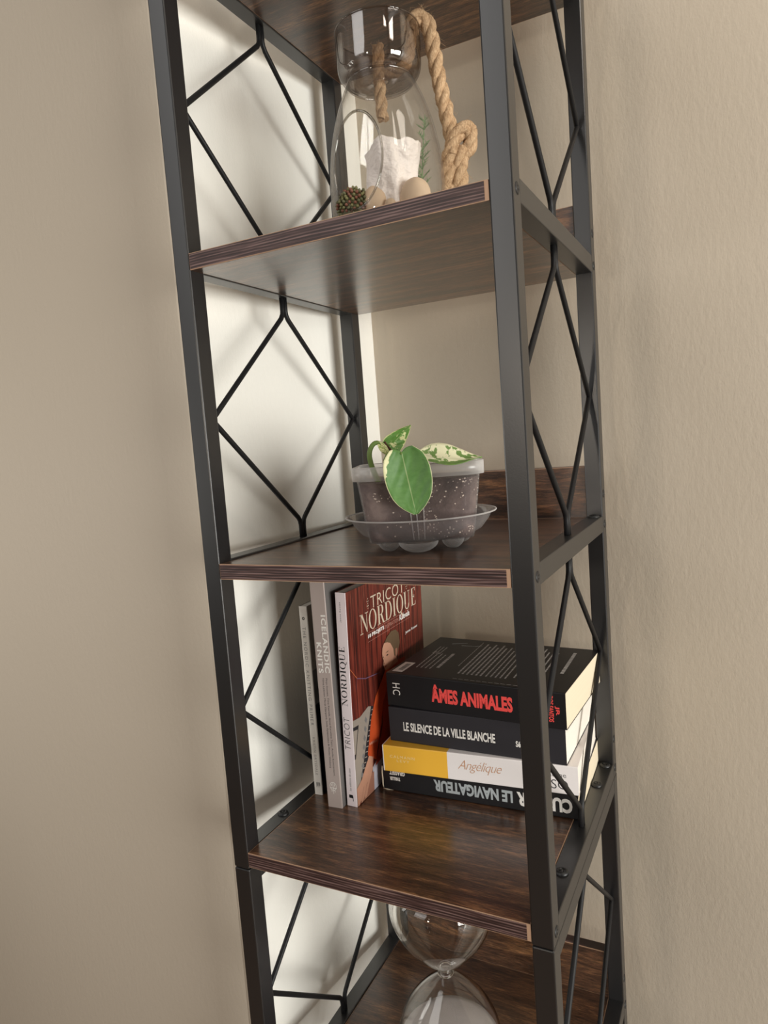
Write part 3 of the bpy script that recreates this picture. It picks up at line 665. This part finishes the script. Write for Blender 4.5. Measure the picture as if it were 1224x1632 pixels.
bm = bmesh.new(); loft(bm, [(0.0625, 0.019, 0.064), (0.0665, 0.020, 0.0645), (0.0668, 0.020, 0.0775), (0.0655, 0.020, 0.0780), (0.0640, 0.019, 0.0770)], False); obj('rim', bm, M_frost, pot)
for y_ in (-0.008, -0.003, 0.003):
    bm = bmesh.new(); tube(bm, [(y_, -0.0545, 0.002), (y_ * 1.3, -0.0608, 0.045)], 0.0005, 6); obj('moulded_rib', bm, M_frost, pot)
def soil_mat():
    m, nt, b = newmat('potting_soil_with_perlite'); v = coords(nt)
    a = tex(nt, v, 28, 4, 0.6); c = ramp(nt, a, [(0.34, lin(62, 50, 48)), (0.56, lin(98, 82, 78)), (0.74, lin(136, 118, 110))])
    vo = N(nt, 'ShaderNodeTexVoronoi'); vo.inputs['Scale'].default_value = 330; nt.links.new(v, vo.inputs['Vector'])
    s = ramp(nt, vo.outputs['Distance'], [(0.20, (1, 1, 1, 1)), (0.30, (0, 0, 0, 1))])
    k = ramp(nt, tex(nt, v, 45, 2), [(0.55, (0, 0, 0, 1)), (0.62, (1, 1, 1, 1))]); f = mix(nt, 1.0, s, k, 'MULTIPLY')
    nt.links.new(mix(nt, f, c, lin(206, 190, 176)), b.inputs['Base Color']); b.inputs['Roughness'].default_value = 0.9
    bump(nt, b, tex(nt, v, 260, 4), 0.8, 0.0015); return m
bm = bmesh.new(); loft(bm, [(0.0525, 0.015, 0.0012), (0.0545, 0.016, 0.010), (0.0608, 0.018, 0.0615)], True, True)
so = obj('soil', bm, soil_mat(), pot)
rr = random.Random(9)
bm = bmesh.new()
for _ in range(110):
    a = rr.uniform(-0.056, 0.056); side = rr.choice((0, 1, 2)); z = rr.uniform(0.006, 0.060) if rr.random() < 0.5 else rr.uniform(0.042, 0.060); h = 0.0532 + (z / 0.066) * 0.0080
    p = Vector((a * 0.82, -h, z)) if side < 2 else Vector((h, a * 0.82, z))
    s = rr.uniform(0.0005, 0.0012); mt = Matrix.Translation(p) @ Matrix.Diagonal((s, s * 0.5, s * 0.8, 1))
    bmesh.ops.create_icosphere(bm, subdivisions=1, radius=1, matrix=mt)
o = obj('perlite_grains', bm, plain('white_perlite', lin(222, 206, 190), 0.9), pot); o['kind'] = 'stuff'

def leaf_mat(name, green_lo, green_hi, cream, thr, edge=0.93, seed=0.0, patch=None, halfgreen=None):
    m, nt, b = newmat(name); uv = N(nt, 'ShaderNodeUVMap'); sx = N(nt, 'ShaderNodeSeparateXYZ'); nt.links.new(uv.outputs[0], sx.inputs[0])
    mp = N(nt, 'ShaderNodeMapping'); mp.inputs['Location'].default_value = (seed, seed, 0); mp.inputs['Scale'].default_value = (1.6, 3.2, 1); nt.links.new(uv.outputs[0], mp.inputs[0])
    f = tex(nt, mp.outputs[0], 1.6, 4, 0.6); g = mix(nt, tex(nt, mp.outputs[0], 4, 3), green_lo, green_hi)
    patchm = ramp(nt, f, [(thr, (1, 1, 1, 1)), (thr + 0.03, (0, 0, 0, 1))])
    c = mix(nt, patchm, g, cream)
    # |u - 0.5| * 2 gives the distance to the midrib
    s1 = N(nt, 'ShaderNodeMath', operation='SUBTRACT'); s1.inputs[1].default_value = 0.5; nt.links.new(sx.outputs[0], s1.inputs[0])
    s2 = N(nt, 'ShaderNodeMath', operation='ABSOLUTE'); nt.links.new(s1.outputs[0], s2.inputs[0])
    s3 = N(nt, 'ShaderNodeMath', operation='MULTIPLY'); s3.inputs[1].default_value = 2; nt.links.new(s2.outputs[0], s3.inputs[0])
    e = ramp(nt, s3.outputs[0], [(edge, (0, 0, 0, 1)), (min(edge + 0.03, 1), (1, 1, 1, 1))]); c = mix(nt, e, c, cream)
    if halfgreen:
        hg_ = ramp(nt, tex(nt, mp.outputs[0], 2.5, 3), [(0.0, (0, 0, 0, 1)), (1.0, (0.35, 0.35, 0.35, 1))]); ad_ = N(nt, 'ShaderNodeMath', operation='ADD'); nt.links.new(sx.outputs[0], ad_.inputs[0]); nt.links.new(hg_, ad_.inputs[1])
        c = mix(nt, ramp(nt, ad_.outputs[0], [(halfgreen, (1, 1, 1, 1)), (halfgreen + 0.03, (0, 0, 0, 1))]), c, g)
    if patch:
        a = N(nt, 'ShaderNodeMath', operation='MULTIPLY_ADD'); a.inputs[1].default_value = patch[1]; nt.links.new(sx.outputs[1], a.inputs[0]); nt.links.new(sx.outputs[0], a.inputs[2])
        d = N(nt, 'ShaderNodeMath', operation='MULTIPLY_ADD'); d.inputs[1].default_value = 0.14; nt.links.new(tex(nt, mp.outputs[0], 5, 4), d.inputs[0]); nt.links.new(a.outputs[0], d.inputs[2])
        c = mix(nt, ramp(nt, d.outputs[0], [(patch[0], (1, 1, 1, 1)), (patch[0] + 0.015, (0, 0, 0, 1))]), c, cream)
    rib = ramp(nt, s3.outputs[0], [(0.0, (0.7, 0.7, 0.7, 1)), (0.035, (0, 0, 0, 1))]); c = mix(nt, rib, c, mix(nt, 0.5, green_hi, cream))
    nt.links.new(c, b.inputs['Base Color']); b.inputs['Roughness'].default_value = 0.5; b.inputs['Subsurface Weight'].default_value = 0.0
    # side veins
    vv = N(nt, 'ShaderNodeTexWave', wave_type='BANDS', bands_direction='DIAGONAL'); vv.inputs['Scale'].default_value = 2.2; vv.inputs['Distortion'].default_value = 1.5; nt.links.new(uv.outputs[0], vv.inputs[0])
    bump(nt, b, vv.outputs['Fac'], 0.25, 0.002); return m
def leaf(name, base, tip, side, wl, wr, prof, mat, fold=0.0, arch=0.0, curl=0.0, wave=0.0, nS=26, nT=14, parent=None):
    base, tip, side = Vector(base), Vector(tip), Vector(side).normalized(); d = tip - base; L = d.length; d.normalize()
    side = (side - d * side.dot(d)).normalized(); nrm = side.cross(d)
    bm = bmesh.new(); uvl = bm.loops.layers.uv.new('UVMap'); grid = []
    for i in range(nS + 1):
        s = i / nS; row = []
        k = s * (len(prof) - 1); k0 = min(int(k), len(prof) - 2); w = prof[k0] + (prof[k0 + 1] - prof[k0]) * (k - k0)
        for j in range(nT + 1):
            t = j / nT * 2 - 1; wd = (wl if t < 0 else wr) * w
            lob = -0.10 * L * max(0, 1 - s * 4) * (abs(t) ** 0.8) * (1.6 - abs(t)) 
            p = base + d * (s * L + lob) + side * (t * wd) + nrm * (fold * abs(t) * wd + arch * math.sin(PI * s) * L - curl * (t * t) * wd + wave * math.sin(7 * s + 2 * t) * abs(t) * L * 0.1 + (1 - math.cos(t * 9)) * 0.0001)
            row.append((bm.verts.new(p), ((t + 1) / 2, s)))
        grid.append(row)
    for i in range(nS):
        for j in range(nT):
            q = (grid[i][j], grid[i][j + 1], grid[i + 1][j + 1], grid[i + 1][j]); f = bm.faces.new([a[0] for a in q]); f.smooth = True
            for lp, a in zip(f.loops, q): lp[uvl].uv = a[1]
    o = obj(name, bm, mat, parent); md = o.modifiers.new('thickness', 'SOLIDIFY'); md.thickness = 0.0005; md.offset = 0
    return o
inv = pot.matrix_world.inverted()
def L_(p): return inv @ Vector(p)
def Ld(p): return inv.to_3x3() @ Vector(p)
heart = [0.50, 0.84, 0.95, 1.0, 1.0, 0.98, 0.93, 0.85, 0.70, 0.46, 0.10]
gl, gh, crm = lin(66, 116, 44), lin(104, 152, 70), lin(226, 224, 176)
leaf('leaf', L_((0.1985, 0.0490, 0.1035)), L_((0.2112, 0.0455, 0.0432)), Ld((0.889, 0.451, -0.02)), 0.0222, 0.0235, heart, leaf_mat('green_leaf', lin(66, 112, 46), lin(104, 146, 78), crm, 0.20, 0.965, 1.3, (0.22, 0.34)), 0.0, 0.05, 0.28, 0.12, parent=pot)
leaf('leaf', L_((0.2125, 0.0610, 0.0985)), L_((0.2665, 0.0868, 0.0930)), Ld((-0.36, 0.70, 0.52)), 0.0125, 0.0190, [0.30, 0.75, 0.95, 1.0, 0.98, 0.92, 0.82, 0.68, 0.5, 0.3, 0.05], leaf_mat('cream_leaf', lin(92, 124, 66), lin(126, 156, 82), lin(232, 228, 190), 0.52, 0.92, 4.7, None, 0.52), 0.10, 0.05, 0.35, 0.25, parent=pot)
leaf('leaf', L_((0.1640, 0.0870, 0.1065)), L_((0.1850, 0.1040, 0.1302)), Ld((-0.55, -0.35, 0.62)), 0.0120, 0.0105, [0.4, 0.85, 1.0, 0.97, 0.9, 0.8, 0.68, 0.55, 0.4, 0.22, 0.04], leaf_mat('pale_green_leaf', lin(70, 118, 40), lin(112, 158, 66), lin(220, 222, 160), 0.43, 0.88, 2.2), 0.45, 0.06, 0.2, 0.25, parent=pot)
leaf('leaf', L_((0.1660, 0.0845, 0.1020)), L_((0.1572, 0.0790, 0.1165)), Ld((0.9, 0.45, 0.2)), 0.0042, 0.0042, [0.3, 0.8, 1.0, 0.9, 0.6, 0.1], leaf_mat('young_leaf', lin(150, 170, 90), lin(180, 192, 110), lin(222, 222, 160), 0.5, 0.9, 5.2), 0.5, 0.05, 0.2, 0.1, 12, 8, parent=pot)
M_stem = plain('green_stem', lin(104, 128, 60), 0.45); M_brown = plain('brown_node', lin(84, 52, 34), 0.7)
def stem(pts, r, m=M_stem):
    bm = bmesh.new(); tube(bm, smooth_path([L_(p) for p in pts]), r, 10); return obj('stem', bm, m, pot, True)
stem([(0.1560, 0.0800, 0.070), (0.1500, 0.0745, 0.092), (0.1490, 0.0740, 0.106), (0.1545, 0.0775, 0.1155), (0.1610, 0.0825, 0.1130), (0.1655, 0.0850, 0.1035)], lambda s: 0.0031 - 0.0012 * s)
stem([(0.1660, 0.0900, 0.072), (0.1620, 0.0800, 0.093), (0.1660, 0.0835, 0.1025), (0.1720, 0.0850, 0.1040)], 0.0017)
stem([(0.1655, 0.0840, 0.1030), (0.1690, 0.0880, 0.1045), (0.1640, 0.0880, 0.1100), (0.1620, 0.0860, 0.1150)], 0.0011, M_brown)
stem([(0.1690, 0.0840, 0.1030), (0.1790, 0.0720, 0.1050), (0.1900, 0.0570, 0.1050), (0.1985, 0.0485, 0.1025)], 0.0013)
stem([(0.1870, 0.1000, 0.072), (0.2000, 0.0750, 0.0960), (0.2080, 0.0610, 0.0985), (0.2150, 0.0625, 0.0985)], 0.0015)

# ------------------------------------------------------------------ glass terrarium, rope and what stands inside
TC = Vector((0.161, 0.140, Z1 + 0.0003))
M_glass = thin_glass('clear_glass', (0.97, 0.965, 0.955, 1), (0.60, 0.57, 0.53, 1), 0.03, 0.01, 1.45, 4.0, 0.03, (0.8, 0.76, 0.70, 1))
M_smoke = thin_glass('smoky_lustre_glass', (0.90, 0.875, 0.86, 1), (0.52, 0.48, 0.45, 1), 0.12, 0.02, 1.5, 2.0)
ter = empty('glass_terrarium', 'tall clear glass terrarium with an oval side opening and smoky cup top', 'terrarium', TC)
bp_ = catmull([(0.046, 0.0012), (0.054, 0.010), (0.0595, 0.030), (0.0612, 0.055), (0.0600, 0.085), (0.0555, 0.115), (0.0480, 0.142), (0.0400, 0.162), (0.0345, 0.172)], 5)
def r_at(z):
    for (r0, z0), (r1, z1) in zip(bp_, bp_[1:]):
        if z0 <= z <= z1: return r0 + (r1 - r0) * (z - z0) / (z1 - z0)
    return bp_[0][0] if z < bp_[0][1] else bp_[-1][0]
bm = bmesh.new(); outer = [(0, 0.0)] + [(0.042, 0.0)] + bp_; inner = [(max(r - 0.0016, 0), z + (0.0016 if z < 0.006 else 0)) for r, z in bp_[::-1]] + [(0.040, 0.0022), (0, 0.0022)]
lathe(bm, outer + inner, 96); bmesh.ops.recalc_face_normals(bm, faces=bm.faces)
body = obj('glass_body', bm, M_glass, ter, True)
od = Vector((-0.136, -0.983, 0)).normalized(); osd = Vector((0, 0, 1)).cross(od); oz = 0.079; oa, ob = 0.0300, 0.0480
bm = bmesh.new(); Vc = []
for dd in (0.012, 0.10): Vc.append([bm.verts.new(od * dd + osd * (oa * math.cos(a)) + Vector((0, 0, oz + ob * math.sin(a)))) for a in [2 * PI * k / 64 for k in range(64)]])
for k in range(64): bm.faces.new((Vc[0][k], Vc[0][(k + 1) % 64], Vc[1][(k + 1) % 64], Vc[1][k]))
bm.faces.new(Vc[0][::-1]); bm.faces.new(Vc[1]); bmesh.ops.recalc_face_normals(bm, faces=bm.faces)
cut = obj('cutter', bm, M_glass); cut.location = TC
md = body.modifiers.new('opening', 'BOOLEAN'); md.object = cut; md.operation = 'DIFFERENCE'; md.solver = 'EXACT'
bpy.context.view_layer.update(); dg = bpy.context.evaluated_depsgraph_get()
nm = bpy.data.meshes.new_from_object(body.evaluated_get(dg)); body.modifiers.clear(); body.data = nm; bpy.data.objects.remove(cut)
pts = []
for k in range(72):
    a = 2 * PI * k / 72; sx_ = oa * math.cos(a); z = oz + ob * math.sin(a); rr_ = r_at(z) - 0.0008
    pts.append(osd * sx_ + od * math.sqrt(max(rr_ * rr_ - sx_ * sx_, 1e-6)) + Vector((0, 0, z)))
bm = bmesh.new(); tube(bm, pts, 0.0013, 8, closed=True); obj('opening_lip', bm, thin_glass('thick_glass_lip', (0.80, 0.78, 0.74, 1), (0.35, 0.33, 0.30, 1), 0.12, 0.02, 1.5, 1.2), ter)
cupp = catmull([(0.0335, 0.1735), (0.0400, 0.1765), (0.0438, 0.1850), (0.0445, 0.2000), (0.0446, 0.2130), (0.0445, 0.2225)], 5)
bm = bmesh.new(); lathe(bm, [(0.0090, 0.1720), (0.0250, 0.1715), (0.0335, 0.1725)] + cupp[1:] + [(0.0437, 0.2232), (0.0429, 0.2225)] + [(max(r - 0.0018, 0), z + (0.001 if z < 0.18 else 0)) for r, z in cupp[::-1][1:]] + [(0.0250, 0.1740), (0.0090, 0.1745), (0.0090, 0.1720)], 80)
bmesh.ops.recalc_face_normals(bm, faces=bm.faces); obj('smoky_cup', bm, M_smoke, ter, True)
bm = bmesh.new(); tube(bm, [(0.0347 * math.cos(a), 0.0347 * math.sin(a), 0.1722) for a in [2 * PI * k / 72 for k in range(72)]], 0.0013, 8, closed=True)
obj('neck_ring', bm, M_smoke, ter)
bm = bmesh.new(); tube(bm, [(0.0441 * math.cos(a), 0.0441 * math.sin(a), 0.2228) for a in [2 * PI * k / 72 for k in range(72)]], 0.0009, 8, closed=True)
obj('cup_rim', bm, M_smoke, ter)

def rope_mat():
    m, nt, b = newmat('jute_fibres'); v = coords(nt); f = tex(nt, coords(nt, (1, 1, 0.25)), 900, 4, 0.7); g = tex(nt, v, 120, 3)
    c = ramp(nt, f, [(0.32, lin(124, 92, 62)), (0.52, lin(186, 152, 114)), (0.70, lin(226, 198, 162))]); nt.links.new(mix(nt, 0.35, c, ramp(nt, g, [(0.3, lin(150, 116, 82)), (0.7, lin(210, 180, 144))])), b.inputs['Base Color'])
    b.inputs['Roughness'].default_value = 0.85; bump(nt, b, f, 0.9, 0.0010); return m
M_rope = rope_mat()
rope = empty('jute_rope', 'thick twisted jute rope knotted over the rim of the glass terrarium', 'rope', (TC.x, TC.y, Z1))
def twisted(name, path, R, turns_per_m=20, seed=0, fuzz=60):
    pts = smooth_path([Vector(p) - rope.location for p in path], it=3); fr = frames(pts); acc = 0; ang = [0]
    for a, b in zip(pts, pts[1:]): acc += (b - a).length; ang.append(acc * turns_per_m * 2 * PI)
    bm = bmesh.new()
    for s in range(3):
        sp_ = []
        for (p, t, a, b), g in zip(fr, ang):
            th_ = g + s * 2 * PI / 3; sp_.append(p + (a * math.cos(th_) + b * math.sin(th_)) * R * 0.46)
        tube(bm, sp_, R * 0.62, 12)
    for v in bm.verts:
        v.co += Vector((noise.noise(v.co * 420), noise.noise(v.co * 420 + Vector((9, 0, 0))), noise.noise(v.co * 420 + Vector((0, 9, 0))))) * R * 0.10
    o = obj(name, bm, M_rope, rope)
    rr = random.Random(seed); bm = bmesh.new()
    for _ in range(fuzz):
        i = rr.randrange(1, len(fr) - 1); p, t, a, b = fr[i]; g = rr.uniform(0, 2 * PI); n_ = a * math.cos(g) + b * math.sin(g)
        q = p + n_ * R * 0.9; l = rr.uniform(0.002, 0.007); tt = t * rr.choice((-1, 1))
        tube(bm, [q, q + n_ * l * 0.35 + tt * l * 0.5, q + n_ * l * rr.uniform(0.3, 0.9) + tt * l], 0.00012, 3, caps=False)
    if fuzz: f = obj('stray_fibres', bm, M_rope, o); f['kind'] = 'stuff'
    return o
RR = 0.0078
twisted('rope_strand', [(0.1930, 0.1565, 0.5400), (0.1960, 0.1580, 0.5500), (0.2010, 0.1610, 0.5540), (0.2065, 0.1660, 0.5500), (0.2098, 0.1690, 0.5400), (0.2120, 0.1700, 0.5150), (0.2160, 0.1700, 0.4850), (0.2215, 0.1700, 0.4550), (0.2260, 0.1690, 0.4300), (0.2300, 0.1640, 0.4080)], RR, 19, 1, 220)
twisted('rope_strand', [(0.1570, 0.1500, 0.5330), (0.1565, 0.1480, 0.5200), (0.1575, 0.1450, 0.4900), (0.1600, 0.1420, 0.4550)], 0.0062, 20, 2, 60)
twisted('rope_strand', [(0.1950, 0.1575, 0.5480), (0.1925, 0.1560, 0.5300), (0.1880, 0.1545, 0.5080), (0.1750, 0.1510, 0.5020), (0.1590, 0.1500, 0.5040)], 0.0058, 28, 5, 15)
twisted('rope_knot', [(0.2215, 0.1655, 0.4010), (0.2265, 0.1640, 0.4180), (0.2350, 0.1680, 0.4330), (0.2435, 0.1730, 0.4360), (0.2455, 0.1760, 0.4260), (0.2400, 0.1760, 0.4120), (0.2300, 0.1720, 0.4080), (0.2230, 0.1660, 0.4140)], RR, 19, 3, 90)
twisted('rope_end', [(0.2340, 0.1690, 0.4150), (0.2330, 0.1690, 0.3900), (0.2320, 0.1680, 0.3600), (0.2310, 0.1690, Z1 + 0.009)], RR * 1.05, 19, 4, 90)
twisted('rope_end', [(0.2250, 0.1640, 0.4120), (0.2215, 0.1650, 0.3900), (0.2195, 0.1700, 0.3600), (0.2250, 0.1740, Z1 + 0.009)], RR * 1.05, 19, 6, 90)

# sandy bed under everything in the terrarium
BED = TC.z + 0.0265
bm = bmesh.new(); rr = random.Random(2)
def wobb(r, z, a): return r, z + (0.0022 * noise.noise(Vector((r * math.cos(a) * 120, r * math.sin(a) * 120, 0))) if z > 0.02 else 0)
lathe(bm, [(0, 0)] + [(0.0425, 0.0), (0.0480, 0.004), (0.0530, 0.012), (0.0555, 0.022), (0.0520, 0.0245), (0.040, 0.0245), (0.028, 0.0245), (0.015, 0.0245)] + [(0, 0.0245)], 60, wob=wobb)
bed = obj('sand_bed', bm, plain('coarse_beige_sand', lin(168, 142, 112), 0.9, 0.2, 0, (500, 1.0, 0.002)), None, True); bed.location = (TC.x, TC.y, TC.z + 0.0024)
bed['kind'] = 'stuff'; bed['label'] = 'coarse beige sand bed in the bottom of the glass terrarium'; bed['category'] = 'sand'
# white ruffled candle
bm = bmesh.new(); rr = random.Random(4)
def wob(r, z, a):
    k = z / 0.107; n1 = noise.noise(Vector((math.cos(a) * 1.3, math.sin(a) * 1.3, z * 14))) ; n2 = noise.noise(Vector((math.cos(a) * 3.2 + 5, math.sin(a) * 3.2, z * 30)))
    return r * (1 + 0.15 * n1 + 0.10 * n2 + 0.045 * math.sin(5 * a + 30 * z) + 0.03 * noise.noise(Vector((a * 4, z * 60, 2)))), z + (0.0045 * n2 + 0.003 * math.sin(3 * a)) * max(0, (k - 0.75)) * 4 * (r > 0.012)
cp = catmull([(0.0255, 0.0), (0.0262, 0.015), (0.0250, 0.035), (0.0258, 0.055), (0.0268, 0.075), (0.0292, 0.095), (0.0300, 0.103), (0.0270, 0.1045), (0.0225, 0.100), (0.0150, 0.0985), (0.0060, 0.0980)], 4)
lathe(bm, [(0, 0)] + cp + [(0, 0.098)], 72, wob=wob)
candle = empty('candle', 'white ruffled pillar candle standing inside the glass terrarium', 'candle', (0.1680, 0.1440, BED))
candle.scale = (1, 1, 0.76)
M_wax = plain('white_wax', lin(246, 236, 230), 0.5, 0.4, 0, (60, 0.9, 0.006)); obj('wax', bm, M_wax, candle, True)
bm = bmesh.new(); tube(bm, [(0, 0, 0.097), (0.0004, 0, 0.0995), (0.0012, 0.0005, 0.1015)], 0.0007, 6); obj('wick', bm, BLK, candle)
# succulent rosette ball
suc = empty('succulent', 'round brown green stonecrop ball inside the oval glass opening', 'succulent', (0.1405, 0.1000, BED - 0.003))
M_bead = [plain('olive_bead', lin(122, 118, 78), 0.45), plain('rust_bead', lin(128, 84, 66), 0.45), plain('moss_bead', lin(100, 100, 70), 0.45)]
bm = bmesh.new(); ga = PI * (3 - math.sqrt(5)); nB = 170
for k in range(nB):
    z = 1 - 1.55 * k / nB; rad = math.sqrt(max(0, 1 - z * z)); a = k * ga; R0 = 0.0165 + rr.uniform(-0.0012, 0.0015)
    p = Vector((rad * math.cos(a) * R0, rad * math.sin(a) * R0, 0.0175 + z * R0)); nn = Vector((rad * math.cos(a), rad * math.sin(a), z))
    mt = Matrix.Translation(p) @ nn.to_track_quat('Z', 'Y').to_matrix().to_4x4() @ Matrix.Diagonal((0.0019, 0.0019, 0.0027, 1)); nf = len(bm.faces)
    bmesh.ops.create_icosphere(bm, subdivisions=1, radius=1, matrix=mt); bm.faces.ensure_lookup_table(); mi = rr.choice((0, 0, 1, 1, 2))
    for f in bm.faces[nf:]: f.material_index = mi; f.smooth = True
o = obj('fleshy_leaves', bm, M_bead, suc); o['kind'] = 'stuff'
bm = bmesh.new(); lathe(bm, [(0, 0.0), (0.010, 0.0), (0.0145, 0.006), (0.0155, 0.014), (0.0140, 0.022), (0.008, 0.030), (0, 0.032)], 24); obj('core', bm, M_bead[2], suc, True)
# pebbles
M_peb = plain('beige_pebble', lin(206, 180, 152), 0.6, 0.4, 0, (40, 0.3, 0.001))
def pebble(x, y, rx, ry, rz, label, seed):
    bm = bmesh.new(); bmesh.ops.create_icosphere(bm, subdivisions=3, radius=1)
    for v in bm.verts:
        q = 1 + 0.10 * noise.noise(v.co * 1.3 + Vector((seed, 0, 0))); v.co = Vector((v.co.x * rx * q, v.co.y * ry * q, v.co.z * rz * q + rz))
    o = obj('pebble', bm, M_peb, None, True); o.location = (x, y, BED - 0.003); tag(o, label, 'pebble', 'beige pebbles in the terrarium'); return o
pebble(0.1610, 0.1040, 0.0130, 0.0110, 0.0170, 'tall beige pebble between the succulent ball and the candle', 1)
pebble(0.1975, 0.1270, 0.0170, 0.0120, 0.0210, 'large beige pebble to the right of the candle, below the green sprig', 2)
pebble(0.1800, 0.1030, 0.0070, 0.0060, 0.0090, 'small beige pebble in front of the candle', 3)
pebble(0.1450, 0.1230, 0.0070, 0.0080, 0.0100, 'small beige pebble behind the succulent ball', 4)
# green sprig
spr = empty('green_sprig', 'thin feathery green artificial sprig behind the white candle', 'sprig', (0.1880, 0.1640, BED - 0.001))
spr.scale = (1, 1, 0.90)
M_spr = plain('feathery_green', lin(112, 146, 92), 0.5)
main = smooth_path([Vector((0, 0, 0)), Vector((0.001, 0.003, 0.040)), Vector((0.004, 0.004, 0.085)), Vector((0.010, 0.003, 0.128))])
bm = bmesh.new(); tube(bm, main, lambda s: 0.0011 - 0.0007 * s, 6); obj('stem', bm, M_spr, spr, True)
for k in range(34):
    i = int((0.12 + 0.80 * k / 34) * (len(main) - 1)); p = main[i]; a = k * 2.4; l = 0.017 * (1 - 0.55 * k / 34); up = 0.9
    dv = Vector((math.cos(a), math.sin(a) * 0.6, up)).normalized(); q = p + dv * l
    if Vector((q.x + 0.027, q.y + 0.024)).length > 0.051: continue
    bm = bmesh.new(); tube(bm, [p, p + dv * l * 0.5 + Vector((0, 0, 0.001)), q], lambda s: 0.0008 * (1 - s) + 0.0002, 5)
    for h in range(5):
        b_ = p.lerp(q, 0.3 + h * 0.15); e = b_ + Vector((math.cos(a + 1.2 * (-1) ** h), math.sin(a + 1.2 * (-1) ** h), 0.8)) * 0.0040; tube(bm, [b_, e], lambda s: 0.0006 * (1 - s) + 0.0001, 4)
    obj('needle_leaf', bm, M_spr, spr)

# ------------------------------------------------------------------ hourglass
hg = empty('hourglass', 'large clear hourglass with pale sand on the shelf below the books', 'hourglass', (0.1550, 0.1600, Z4 + 0.0003))
hz = 0.1255
half = catmull([(0.0048, 0.0), (0.0060, 0.003), (0.0130, 0.008), (0.0260, 0.0190), (0.0400, 0.034), (0.0520, 0.050), (0.0610, 0.070), (0.0640, 0.088), (0.0600, 0.106), (0.0480, 0.118), (0.0280, 0.1235), (0, 0.1250)], 5)
M_hg = real_glass('hourglass_glass', (0.99, 0.99, 0.97, 1))
bm = bmesh.new(); prof = [(r, hz - z) for r, z in half[::-1]] + [(r, hz + z) for r, z in half[1:]]
prof[0] = (0, 0.0005); prof[-1] = (0, 2 * hz - 0.0005)
inn_ = [(max(r - 0.0022, 0.0012), z) for r, z in prof[1:-1]]
lathe(bm, prof + [(0, 2 * hz - 0.0027)] + inn_[::-1] + [(0, 0.0027)], 96); obj('glass_bulbs', bm, M_hg, hg, True)
bm = bmesh.new()
for z in (hz - 0.004, hz + 0.004): tube(bm, [(0.0082 * math.cos(a), 0.0082 * math.sin(a), z) for a in [2 * PI * k / 32 for k in range(32)]], 0.0016, 8, closed=True)
obj('neck_collar', bm, M_hg, hg)
sandp = [(0, 0.0022)]
inner = sorted([(r - 0.0022, hz - z) for r, z in half if r > 0.004 and hz - z < 0.038], key=lambda q: q[1])
sandp += [(max(r, 0.001), max(z, 0.003)) for r, z in inner]
zt = sandp[-1][1]; rt = sandp[-1][0]
sandp += [(rt * (1 - k / 8), zt + 0.006 * (k / 8) ** 0.8) for k in range(1, 9)]
sandp[-1] = (0, sandp[-1][1])
bm = bmesh.new(); lathe(bm, sandp, 72); bmesh.ops.recalc_face_normals(bm, faces=bm.faces)
obj('sand', bm, plain('pale_sand', lin(214, 204, 202), 0.9, 0.2, 0, (900, 0.6, 0.0006)), hg, True)
